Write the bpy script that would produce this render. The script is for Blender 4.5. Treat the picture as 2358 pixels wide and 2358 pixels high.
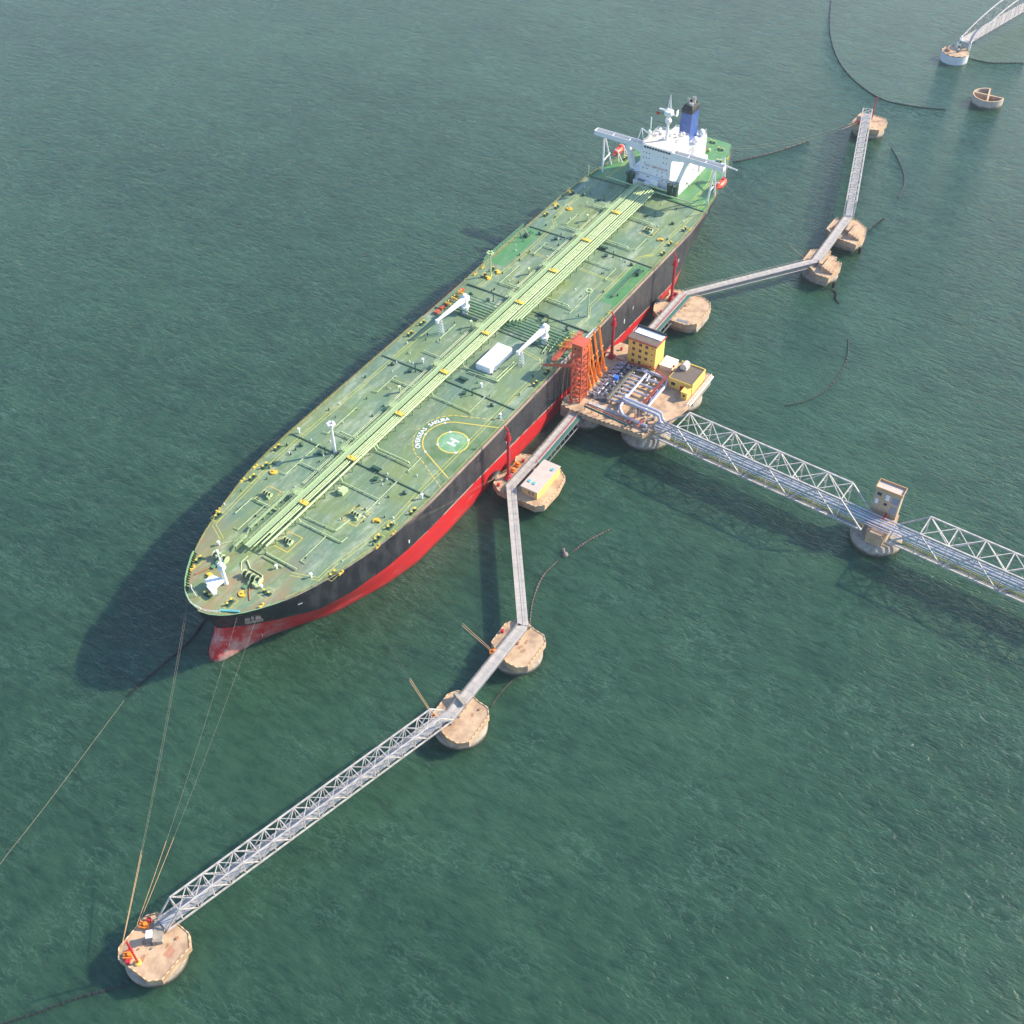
import bpy, bmesh, math, random
from mathutils import Vector, Matrix
random.seed(7)
S = bpy.context.scene
for o in list(bpy.data.objects): bpy.data.objects.remove(o)
C = S.collection
PI = math.pi
# ---------------- camera, sky, sun, exposure ----------------
cam = bpy.data.objects.new('camera', bpy.data.cameras.new('camera')); C.objects.link(cam)
cam.data.sensor_width = 36; cam.data.lens = 2678.59 / 2358 * 36
cam.data.clip_start = 1; cam.data.clip_end = 20000
cam.location = (-134.2324, -194.8980, 286.0462)
cam.rotation_euler = (0.7753953, 0.0043282, -1.0039633)
S.camera = cam
SUN_EL, SUN_AZ = 33.0, -42.0          # sun stands towards +x -y
W = bpy.data.worlds.new('World'); S.world = W; W.use_nodes = True
nt = W.node_tree; bg = nt.nodes['Background']
sky = nt.nodes.new('ShaderNodeTexSky'); sky.sky_type = 'NISHITA'; sky.sun_disc = False
sky.sun_elevation = math.radians(SUN_EL); sky.sun_rotation = math.radians(90 - SUN_AZ)
sky.air_density = 1.3; sky.dust_density = 0.6; sky.ozone_density = 1.5
tint = nt.nodes.new('ShaderNodeMix'); tint.data_type = 'RGBA'; tint.blend_type = 'MULTIPLY'; tint.inputs[0].default_value = 1.0
tint.inputs[7].default_value = (0.86, 0.98, 1.22, 1)      # a cooler, clearer blue overhead
nt.links.new(sky.outputs[0], tint.inputs[6]); nt.links.new(tint.outputs[2], bg.inputs[0]); bg.inputs[1].default_value = 0.15
sl = bpy.data.lights.new('sun', 'SUN'); sl.energy = 5.0; sl.angle = math.radians(0.6); sl.color = (1.0, 0.885, 0.70)
sun = bpy.data.objects.new('sun', sl); C.objects.link(sun)
d = Vector((math.cos(math.radians(SUN_AZ)) * math.cos(math.radians(SUN_EL)), math.sin(math.radians(SUN_AZ)) * math.cos(math.radians(SUN_EL)), math.sin(math.radians(SUN_EL))))
sun.rotation_euler = d.to_track_quat('Z', 'Y').to_euler(); sun.location = (300, -400, 400)
S.view_settings.view_transform = 'Standard'; S.view_settings.look = 'None'
S.view_settings.exposure = 0.82; S.view_settings.gamma = 1
S.render.engine = 'CYCLES'

# ---------------- materials ----------------
def nd(t, typ, **kw):
    n = t.nodes.new(typ)
    for k, v in kw.items(): setattr(n, k, v)
    return n
MATS = {}
def mat(name, col, rough=0.6, metal=0.0, col2=None, scale=0.4, amt=0.5, stretch=(1, 1, 1), bump=0.0, lo=0.42, hi=0.62):
    """painted or bare surface: base colour broken up by two sizes of noise (dirt, fading)"""
    if name in MATS: return MATS[name]
    m = bpy.data.materials.new(name); m.use_nodes = True; MATS[name] = m
    t = m.node_tree; b = t.nodes['Principled BSDF']
    b.inputs['Roughness'].default_value = rough; b.inputs['Metallic'].default_value = metal
    c2 = col2 or tuple(c * 0.62 for c in col)
    tc = nd(t, 'ShaderNodeNewGeometry'); mp = nd(t, 'ShaderNodeMapping'); mp.inputs['Scale'].default_value = stretch
    t.links.new(tc.outputs['Position'], mp.inputs[0])
    n1 = nd(t, 'ShaderNodeTexNoise'); n1.inputs['Scale'].default_value = scale; n1.inputs['Detail'].default_value = 8; n1.inputs['Roughness'].default_value = 0.65
    t.links.new(mp.outputs[0], n1.inputs['Vector'])
    r = nd(t, 'ShaderNodeMapRange'); r.inputs['From Min'].default_value = lo; r.inputs['From Max'].default_value = hi
    r.inputs['To Max'].default_value = amt; t.links.new(n1.outputs['Fac'], r.inputs['Value'])
    mx = nd(t, 'ShaderNodeMix', data_type='RGBA'); mx.inputs[6].default_value = (*col, 1); mx.inputs[7].default_value = (*c2, 1)
    t.links.new(r.outputs[0], mx.inputs[0]); t.links.new(mx.outputs[2], b.inputs['Base Color'])
    if bump:
        bp = nd(t, 'ShaderNodeBump'); bp.inputs['Strength'].default_value = bump; bp.inputs['Distance'].default_value = 0.1
        t.links.new(n1.outputs['Fac'], bp.inputs['Height']); t.links.new(bp.outputs[0], b.inputs['Normal'])
    return m
def tide(m, zt=1.5, col=(0.045, 0.04, 0.025)):
    """dark wet weed band that ends unevenly a little above the water"""
    t = m.node_tree; b = t.nodes['Principled BSDF']; src = b.inputs['Base Color'].links[0].from_socket
    g = nd(t, 'ShaderNodeNewGeometry'); sx = nd(t, 'ShaderNodeSeparateXYZ'); t.links.new(g.outputs['Position'], sx.inputs[0])
    n = nd(t, 'ShaderNodeTexNoise'); n.inputs['Scale'].default_value = 0.5; n.inputs['Detail'].default_value = 6; t.links.new(g.outputs['Position'], n.inputs['Vector'])
    a = nd(t, 'ShaderNodeMath', operation='MULTIPLY_ADD'); a.inputs[1].default_value = 1.8; a.inputs[2].default_value = -0.9; t.links.new(n.outputs[0], a.inputs[0])
    s_ = nd(t, 'ShaderNodeMath', operation='ADD'); t.links.new(sx.outputs['Z'], s_.inputs[0]); t.links.new(a.outputs[0], s_.inputs[1])
    r = nd(t, 'ShaderNodeMapRange'); r.inputs['From Min'].default_value = zt; r.inputs['From Max'].default_value = zt * 0.35; r.inputs['To Max'].default_value = 0.85; t.links.new(s_.outputs[0], r.inputs['Value'])
    mx = nd(t, 'ShaderNodeMix', data_type='RGBA'); mx.inputs[7].default_value = (*col, 1); t.links.new(r.outputs[0], mx.inputs[0]); t.links.new(src, mx.inputs[6]); t.links.new(mx.outputs[2], b.inputs['Base Color']); return m

white = mat('white_paint', (0.74, 0.74, 0.73), 0.45, col2=(0.66, 0.62, 0.55), scale=0.5, amt=0.45)
offwhite = mat('roof_cream_paint', (0.74, 0.64, 0.50), 0.6, col2=(0.6, 0.46, 0.33), scale=0.4, amt=0.6)
pipeg = mat('pale_green_pipe_paint', (0.46, 0.57, 0.29), 0.45, col2=(0.32, 0.37, 0.17), scale=0.7, amt=0.7)
catg = mat('pale_green_grating', (0.34, 0.47, 0.21), 0.6, col2=(0.42, 0.44, 0.25), scale=0.5, amt=0.7)
darkg = mat('dark_green_steel', (0.02, 0.075, 0.045), 0.5, col2=(0.05, 0.06, 0.03), scale=1.0)
midg = mat('mid_green_paint', (0.10, 0.24, 0.12), 0.5, col2=(0.16, 0.18, 0.08), scale=0.8)
palepad = mat('faded_green_pad', (0.12, 0.28, 0.11), 0.6, col2=(0.25, 0.38, 0.24), scale=0.4, amt=0.9)
brightg = mat('bright_green_deck_paint', (0.065, 0.21, 0.065), 0.5, col2=(0.13, 0.24, 0.10), scale=0.25, amt=0.8)
padg = mat('helipad_green_paint', (0.095, 0.165, 0.06), 0.6, col2=(0.18, 0.24, 0.13), scale=0.2, amt=0.8)
yel = mat('yellow_paint', (0.72, 0.52, 0.07), 0.5, col2=(0.55, 0.30, 0.06), scale=0.8)
yline = mat('yellow_line_paint', (0.55, 0.50, 0.08), 0.6, col2=(0.25, 0.30, 0.10), scale=1.2, amt=0.8)
blackm = mat('black_rubber', (0.012, 0.012, 0.013), 0.6, col2=(0.05, 0.05, 0.05), scale=1.5)
glass = mat('dark_window_glass', (0.015, 0.022, 0.03), 0.12, col2=(0.05, 0.06, 0.07))
blue = mat('blue_funnel_paint', (0.028, 0.08, 0.29), 0.4, col2=(0.09, 0.14, 0.28), scale=0.35, amt=0.8)
sooty = mat('sooty_black_paint', (0.015, 0.015, 0.016), 0.7, col2=(0.07, 0.06, 0.05), scale=1.0)
orange = mat('orange_arm_paint', (0.85, 0.25, 0.02), 0.45, col2=(0.5, 0.12, 0.03), scale=0.8)
towerc = mat('orange_red_tower_paint', (0.56, 0.085, 0.03), 0.5, col2=(0.42, 0.13, 0.07), scale=0.8, amt=0.8)
red = mat('red_paint', (0.50, 0.02, 0.025), 0.45, col2=(0.32, 0.02, 0.02), scale=0.8)
boatr = mat('lifeboat_orange', (0.62, 0.08, 0.03), 0.4, col2=(0.6, 0.06, 0.03))
conc = mat('pale_tan_concrete', (0.53, 0.36, 0.215), 0.85, col2=(0.27, 0.165, 0.10), scale=0.24, amt=0.95, bump=0.2, lo=0.42, hi=0.70)
concs = mat('stained_caisson_concrete', (0.37, 0.32, 0.25), 0.85, col2=(0.19, 0.15, 0.11), scale=0.5, amt=0.9, stretch=(1, 1, 0.25), bump=0.3, lo=0.4, hi=0.7)
tide(concs)
walkc = mat('pale_grey_walkway_concrete', (0.46, 0.405, 0.345), 0.8, col2=(0.34, 0.31, 0.28), scale=0.5, amt=0.8)
steel = mat('pale_grey_steel_paint', (0.50, 0.465, 0.415), 0.5, col2=(0.30, 0.26, 0.23), scale=0.6, amt=0.8)
steeld = mat('mid_grey_steel', (0.20, 0.21, 0.22), 0.5, col2=(0.12, 0.11, 0.10), scale=0.7)
silver = mat('silver_pipe_cladding', (0.47, 0.48, 0.53), 0.35, 0.15, col2=(0.30, 0.30, 0.34), scale=0.6)
yellowb = mat('yellow_rendered_wall', (0.80, 0.53, 0.12), 0.75, col2=(0.70, 0.43, 0.09), scale=0.4)
peach = mat('peach_rendered_wall', (0.75, 0.42, 0.19), 0.75, col2=(0.66, 0.36, 0.15), scale=0.4)
roofbr = mat('brown_grey_roof_felt', (0.15, 0.115, 0.085), 0.85, col2=(0.09, 0.07, 0.055), scale=0.5)
roofw = mat('white_metal_roof', (0.78, 0.78, 0.80), 0.4, col2=(0.6, 0.58, 0.55), scale=0.5)
roofp = mat('pale_pinkish_roof', (0.52, 0.43, 0.36), 0.8, col2=(0.44, 0.36, 0.30), scale=0.4)
redtrim = mat('dark_red_cornice', (0.36, 0.07, 0.05), 0.6)
tanw = mat('tan_plaster_wall', (0.43, 0.345, 0.23), 0.8, col2=(0.36, 0.29, 0.2), scale=0.5)
rope = mat('pale_mooring_rope', (0.50, 0.44, 0.30), 0.8)
ropeo = mat('orange_tan_rope_tail', (0.55, 0.34, 0.16), 0.8)
wire = mat('thin_steel_wire', (0.30, 0.26, 0.18), 0.6)
greenp = mat('dark_green_cable_tray', (0.035, 0.13, 0.10), 0.5, col2=(0.05, 0.16, 0.13))
bluev = mat('bright_blue_valve', (0.03, 0.17, 0.75), 0.4)
teal = mat('teal_hatch', (0.12, 0.40, 0.40), 0.6)
rust = mat('rusty_steel', (0.35, 0.15, 0.08), 0.8, col2=(0.25, 0.09, 0.05), scale=1.0)
letterr = mat('faded_red_lettering', (0.50, 0.25, 0.22), 0.6)
wmark = mat('white_marking_paint', (0.80, 0.80, 0.78), 0.6, col2=(0.6, 0.62, 0.58), scale=1.0)

def water_mat():
    m = bpy.data.materials.new('green_sea_water'); m.use_nodes = True; t = m.node_tree; b = t.nodes['Principled BSDF']
    b.inputs['IOR'].default_value = 1.33
    b.subsurface_method = 'BURLEY'; b.inputs['Subsurface Weight'].default_value = 0.8; b.inputs['Subsurface Radius'].default_value = (1.0, 2.6, 2.2); b.inputs['Subsurface Scale'].default_value = 2.0
    g = nd(t, 'ShaderNodeNewGeometry')
    def noise(scale, det, rot, sx, sy, rough=0.55, dist=0.0):
        mp = nd(t, 'ShaderNodeMapping'); mp.inputs['Rotation'].default_value = (0, 0, math.radians(rot)); mp.inputs['Scale'].default_value = (sx, sy, 1)
        t.links.new(g.outputs['Position'], mp.inputs[0])
        n = nd(t, 'ShaderNodeTexNoise'); n.inputs['Scale'].default_value = scale; n.inputs['Detail'].default_value = det
        n.inputs['Roughness'].default_value = rough; n.inputs['Distortion'].default_value = dist
        t.links.new(mp.outputs[0], n.inputs['Vector']); return n
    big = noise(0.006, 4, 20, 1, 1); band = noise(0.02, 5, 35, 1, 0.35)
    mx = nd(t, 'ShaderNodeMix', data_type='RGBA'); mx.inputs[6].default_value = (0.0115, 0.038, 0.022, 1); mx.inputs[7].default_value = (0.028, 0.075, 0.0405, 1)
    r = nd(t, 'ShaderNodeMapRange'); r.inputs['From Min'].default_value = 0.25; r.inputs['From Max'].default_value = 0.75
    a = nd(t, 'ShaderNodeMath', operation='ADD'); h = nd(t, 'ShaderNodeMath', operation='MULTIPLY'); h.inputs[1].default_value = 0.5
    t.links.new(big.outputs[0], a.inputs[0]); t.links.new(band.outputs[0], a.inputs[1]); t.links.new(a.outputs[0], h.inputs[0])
    # wave light and shade painted into the base colour with noise
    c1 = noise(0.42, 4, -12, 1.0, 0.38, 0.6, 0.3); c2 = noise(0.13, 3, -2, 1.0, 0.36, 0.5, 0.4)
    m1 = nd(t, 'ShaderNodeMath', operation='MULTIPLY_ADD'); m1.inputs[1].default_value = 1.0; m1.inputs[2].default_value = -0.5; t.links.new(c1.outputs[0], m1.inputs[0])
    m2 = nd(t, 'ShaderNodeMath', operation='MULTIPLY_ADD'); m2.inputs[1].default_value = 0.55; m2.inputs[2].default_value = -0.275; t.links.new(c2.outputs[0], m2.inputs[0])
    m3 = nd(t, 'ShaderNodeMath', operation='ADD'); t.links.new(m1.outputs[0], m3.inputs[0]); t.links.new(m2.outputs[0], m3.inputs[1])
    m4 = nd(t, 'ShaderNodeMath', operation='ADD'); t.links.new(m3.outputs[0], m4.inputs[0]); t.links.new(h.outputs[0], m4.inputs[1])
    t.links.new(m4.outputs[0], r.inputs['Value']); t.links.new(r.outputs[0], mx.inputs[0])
    # white flecks for small breaking crests; pale ridge lines painted as crest glimmer
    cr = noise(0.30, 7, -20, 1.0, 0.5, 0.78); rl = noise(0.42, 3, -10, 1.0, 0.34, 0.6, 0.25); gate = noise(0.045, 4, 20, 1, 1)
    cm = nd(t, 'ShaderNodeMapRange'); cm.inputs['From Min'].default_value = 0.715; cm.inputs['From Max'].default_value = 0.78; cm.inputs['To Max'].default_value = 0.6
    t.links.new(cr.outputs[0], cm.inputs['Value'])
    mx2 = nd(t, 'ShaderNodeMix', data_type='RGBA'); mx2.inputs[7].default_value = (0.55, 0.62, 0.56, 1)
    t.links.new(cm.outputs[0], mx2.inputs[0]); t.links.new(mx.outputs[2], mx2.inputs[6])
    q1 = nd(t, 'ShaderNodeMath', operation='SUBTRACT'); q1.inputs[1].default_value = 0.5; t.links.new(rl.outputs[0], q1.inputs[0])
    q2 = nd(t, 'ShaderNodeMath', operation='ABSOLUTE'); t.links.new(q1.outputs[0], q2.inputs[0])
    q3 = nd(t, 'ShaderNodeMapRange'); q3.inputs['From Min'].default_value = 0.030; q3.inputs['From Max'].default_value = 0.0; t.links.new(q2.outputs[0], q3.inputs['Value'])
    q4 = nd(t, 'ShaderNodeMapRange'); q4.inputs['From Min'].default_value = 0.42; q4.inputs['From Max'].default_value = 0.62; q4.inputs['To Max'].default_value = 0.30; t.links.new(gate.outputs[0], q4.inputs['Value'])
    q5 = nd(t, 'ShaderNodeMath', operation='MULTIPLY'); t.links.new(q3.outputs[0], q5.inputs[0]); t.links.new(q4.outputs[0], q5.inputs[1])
    mx3 = nd(t, 'ShaderNodeMix', data_type='RGBA'); mx3.inputs[7].default_value = (0.11, 0.20, 0.15, 1)   # painted glimmer along the crest lines
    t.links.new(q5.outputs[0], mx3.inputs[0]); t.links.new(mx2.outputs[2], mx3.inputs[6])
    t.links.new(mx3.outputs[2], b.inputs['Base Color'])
    b.inputs['Roughness'].default_value = 0.08
    # wind waves: long-crested ripples in two sizes and a fine chop
    w1 = noise(0.16, 3, -18, 1.0, 0.34, 0.5, 0.5); w2 = noise(0.55, 4, -4, 1.0, 0.42, 0.6, 0.3); w3 = noise(1.6, 5, 8, 1, 0.5, 0.65)
    w4 = noise(0.27, 3, 16, 1.0, 0.30, 0.55, 0.8)
    def mul(n, k):
        q = nd(t, 'ShaderNodeMath', operation='MULTIPLY'); q.inputs[1].default_value = k; t.links.new(n.outputs[0], q.inputs[0]); return q
    def add(p, q):
        s = nd(t, 'ShaderNodeMath', operation='ADD'); t.links.new(p.outputs[0], s.inputs[0]); t.links.new(q.outputs[0], s.inputs[1]); return s
    def ridge(n, k):
        a_ = nd(t, 'ShaderNodeMath', operation='SUBTRACT'); a_.inputs[1].default_value = 0.5; t.links.new(n.outputs[0], a_.inputs[0])
        b_ = nd(t, 'ShaderNodeMath', operation='ABSOLUTE'); t.links.new(a_.outputs[0], b_.inputs[0]); return mul(b_, -k)
    hh = add(add(add(mul(w1, 0.7), ridge(w4, 1.7)), add(mul(w2, 1.5), ridge(w2, 1.4))), mul(w3, 0.7))
    bp = nd(t, 'ShaderNodeBump'); bp.inputs['Strength'].default_value = 1.0; bp.inputs['Distance'].default_value = 0.34
    t.links.new(hh.outputs[0], bp.inputs['Height']); t.links.new(bp.outputs[0], b.inputs['Normal'])
    return m

def deck_mat():
    m = bpy.data.materials.new('weathered_green_deck'); m.use_nodes = True; t = m.node_tree; b = t.nodes['Principled BSDF']
    b.inputs['Roughness'].default_value = 0.6
    g = nd(t, 'ShaderNodeNewGeometry')
    def noise(scale, det, sx, sy, rough=0.6):
        mp = nd(t, 'ShaderNodeMapping'); mp.inputs['Scale'].default_value = (sx, sy, 1); t.links.new(g.outputs['Position'], mp.inputs[0])
        n = nd(t, 'ShaderNodeTexNoise'); n.inputs['Scale'].default_value = scale; n.inputs['Detail'].default_value = det; n.inputs['Roughness'].default_value = rough
        t.links.new(mp.outputs[0], n.inputs['Vector']); return n
    def rng(n, a, c, mx):
        r = nd(t, 'ShaderNodeMapRange'); r.inputs['From Min'].default_value = a; r.inputs['From Max'].default_value = c; r.inputs['To Max'].default_value = mx
        t.links.new(n, r.inputs['Value']); return r.outputs[0]
    def mix(f, A, B):
        x = nd(t, 'ShaderNodeMix', data_type='RGBA'); t.links.new(f, x.inputs[0])
        if isinstance(A, tuple): x.inputs[6].default_value = (*A, 1)
        else: t.links.new(A, x.inputs[6])
        x.inputs[7].default_value = (*B, 1); return x.outputs[2]
    sx = nd(t, 'ShaderNodeSeparateXYZ'); t.links.new(g.outputs['Position'], sx.inputs[0])
    # plating laid in strakes: brick pattern gives each plate field a slightly different fade
    br = nd(t, 'ShaderNodeTexBrick'); br.inputs['Scale'].default_value = 0.05; br.inputs['Mortar Size'].default_value = 0.0
    br.inputs['Color1'].default_value = (0, 0, 0, 1); br.inputs['Color2'].default_value = (1, 1, 1, 1); br.inputs['Brick Width'].default_value = 0.85; br.inputs['Row Height'].default_value = 0.42
    t.links.new(g.outputs['Position'], br.inputs['Vector'])
    c = mix(rng(noise(0.05, 6, 1, 1).outputs[0], 0.4, 0.62, 1.0), (0.172, 0.222, 0.072), (0.122, 0.205, 0.102))
    bf = nd(t, 'ShaderNodeMath', operation='MULTIPLY'); bf.inputs[1].default_value = 0.6; t.links.new(br.outputs['Color'], bf.inputs[0])
    c = mix(bf.outputs[0], c, (0.10, 0.17, 0.135))
    c = mix(rng(noise(0.12, 9, 0.5, 1.5, 0.8).outputs[0], 0.50, 0.68, 0.9), c, (0.36, 0.40, 0.27))
    c = mix(rng(noise(0.6, 10, 0.22, 1.3, 0.85).outputs[0], 0.52, 0.68, 0.65), c, (0.33, 0.37, 0.25))
    c = mix(rng(noise(0.09, 8, 1, 1, 0.7).outputs[0], 0.55, 0.72, 0.7), c, (0.075, 0.095, 0.035))
    # rust near the bow gear
    rx = nd(t, 'ShaderNodeMapRange'); rx.inputs['From Min'].default_value = 38; rx.inputs['From Max'].default_value = 14; rx.inputs['To Max'].default_value = 1; t.links.new(sx.outputs['X'], rx.inputs['Value'])
    rn = rng(noise(0.10, 8, 0.5, 1.6, 0.7).outputs[0], 0.44, 0.60, 0.85)
    rm = nd(t, 'ShaderNodeMath', operation='MULTIPLY'); t.links.new(rx.outputs[0], rm.inputs[0]); t.links.new(rn, rm.inputs[1])
    c = mix(rm.outputs[0], c, (0.27, 0.165, 0.085))
    c = mix(rng(noise(0.30, 9, 1, 1, 0.75).outputs[0], 0.64, 0.74, 0.6), c, (0.24, 0.13, 0.07))
    c = mix(rng(noise(0.9, 9, 1, 1, 0.8).outputs[0], 0.60, 0.70, 0.5), c, (0.06, 0.085, 0.035))
    t.links.new(c, b.inputs['Base Color']); return m

def hull_mat():
    m = bpy.data.materials.new('black_and_red_hull'); m.use_nodes = True; t = m.node_tree; b = t.nodes['Principled BSDF']
    b.inputs['Roughness'].default_value = 0.5
    g = nd(t, 'ShaderNodeNewGeometry'); sx = nd(t, 'ShaderNodeSeparateXYZ'); t.links.new(g.outputs['Position'], sx.inputs[0])
    def noise(scale, det, s, rough=0.65):
        mp = nd(t, 'ShaderNodeMapping'); mp.inputs['Scale'].default_value = s; t.links.new(g.outputs['Position'], mp.inputs[0])
        n = nd(t, 'ShaderNodeTexNoise'); n.inputs['Scale'].default_value = scale; n.inputs['Detail'].default_value = det; n.inputs['Roughness'].default_value = rough
        t.links.new(mp.outputs[0], n.inputs['Vector']); return n.outputs[0]
    def rng(n, a, c, mx=1.0):
        r = nd(t, 'ShaderNodeMapRange'); r.inputs['From Min'].default_value = a; r.inputs['From Max'].default_value = c; r.inputs['To Max'].default_value = mx
        t.links.new(n, r.inputs['Value']); return r.outputs[0]
    def mix(f, A, B):
        x = nd(t, 'ShaderNodeMix', data_type='RGBA'); t.links.new(f, x.inputs[0])
        for i, q in ((6, A), (7, B)):
            if isinstance(q, tuple): x.inputs[i].default_value = (*q, 1)
            else: t.links.new(q, x.inputs[i])
        return x.outputs[2]
    def mth(op, a, bb):
        q = nd(t, 'ShaderNodeMath', operation=op)
        for i, v in ((0, a), (1, bb)):
            if isinstance(v, (int, float)): q.inputs[i].default_value = v
            else: t.links.new(v, q.inputs[i])
        return q.outputs[0]
    # height above the sloping boot-top line
    hgt = mth('ADD', sx.outputs['Z'], mth('SUBTRACT', mth('ADD', mth('MULTIPLY', sx.outputs['X'], 0.012), mth('MULTIPLY', mth('MAXIMUM', mth('SUBTRACT', sx.outputs['X'], 100), 0), 0.028)), 10.8))
    midx = mth('MULTIPLY', rng(sx.outputs['X'], 60, 80), rng(sx.outputs['X'], 285, 250))
    blk = mix(rng(noise(0.18, 9, (1, 1, 0.35), 0.72), 0.44, 0.66, 0.85), (0.010, 0.011, 0.016), (0.06, 0.057, 0.06))
    blk = mix(mth('MULTIPLY', midx, rng(noise(0.3, 8, (1, 1, 0.5), 0.75), 0.38, 0.62, 0.7)), blk, (0.050, 0.049, 0.053))
    blk = mix(mth('MULTIPLY', rng(noise(0.5, 8, (1, 1, 0.08), 0.7), 0.58, 0.72, 0.4), midx), blk, (0.17, 0.12, 0.09))
    top = mth('MULTIPLY', rng(sx.outputs['Z'], 20.2, 20.8), midx)
    blk = mix(mth('MULTIPLY', top, rng(noise(0.15, 6, (1, 1, 1)), 0.25, 0.5, 0.95)), blk, (0.42, 0.30, 0.23))
    blk = mix(mth('MULTIPLY', midx, rng(noise(0.8, 10, (1, 1, 1), 0.85), 0.52, 0.66, 0.6)), blk, (0.20, 0.18, 0.165))
    rd = mix(rng(noise(0.1, 8, (1, 1, 3)), 0.45, 0.68, 0.7), (0.52, 0.010, 0.013), (0.36, 0.022, 0.026))
    rd = mix(mth('MULTIPLY', rng(sx.outputs['Z'], 1.6, 0.4), 0.8), rd, (0.10, 0.03, 0.02))
    rd = mix(rng(noise(0.35, 9, (0.35, 0.6, 2.2), 0.75), 0.58, 0.72, 0.8), rd, (0.50, 0.30, 0.24))
    bowx = rng(sx.outputs['X'], 24, 3)
    rd = mix(mth('MULTIPLY', bowx, rng(noise(0.16, 9, (1, 1, 1), .7), 0.46, 0.60, 0.8)), rd, (0.52, 0.34, 0.27))
    line = mth('MULTIPLY', mth('LESS_THAN', mth('ABSOLUTE', hgt, 0), 0.28), mth('MULTIPLY', midx, rng(noise(0.12, 5, (1, 1, 1)), 0.42, 0.5)))
    c = mix(mth('GREATER_THAN', hgt, 0.0), rd, blk)
    c = mix(line, c, (0.36, 0.33, 0.25))
    t.links.new(c, b.inputs['Base Color']); return m

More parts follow.
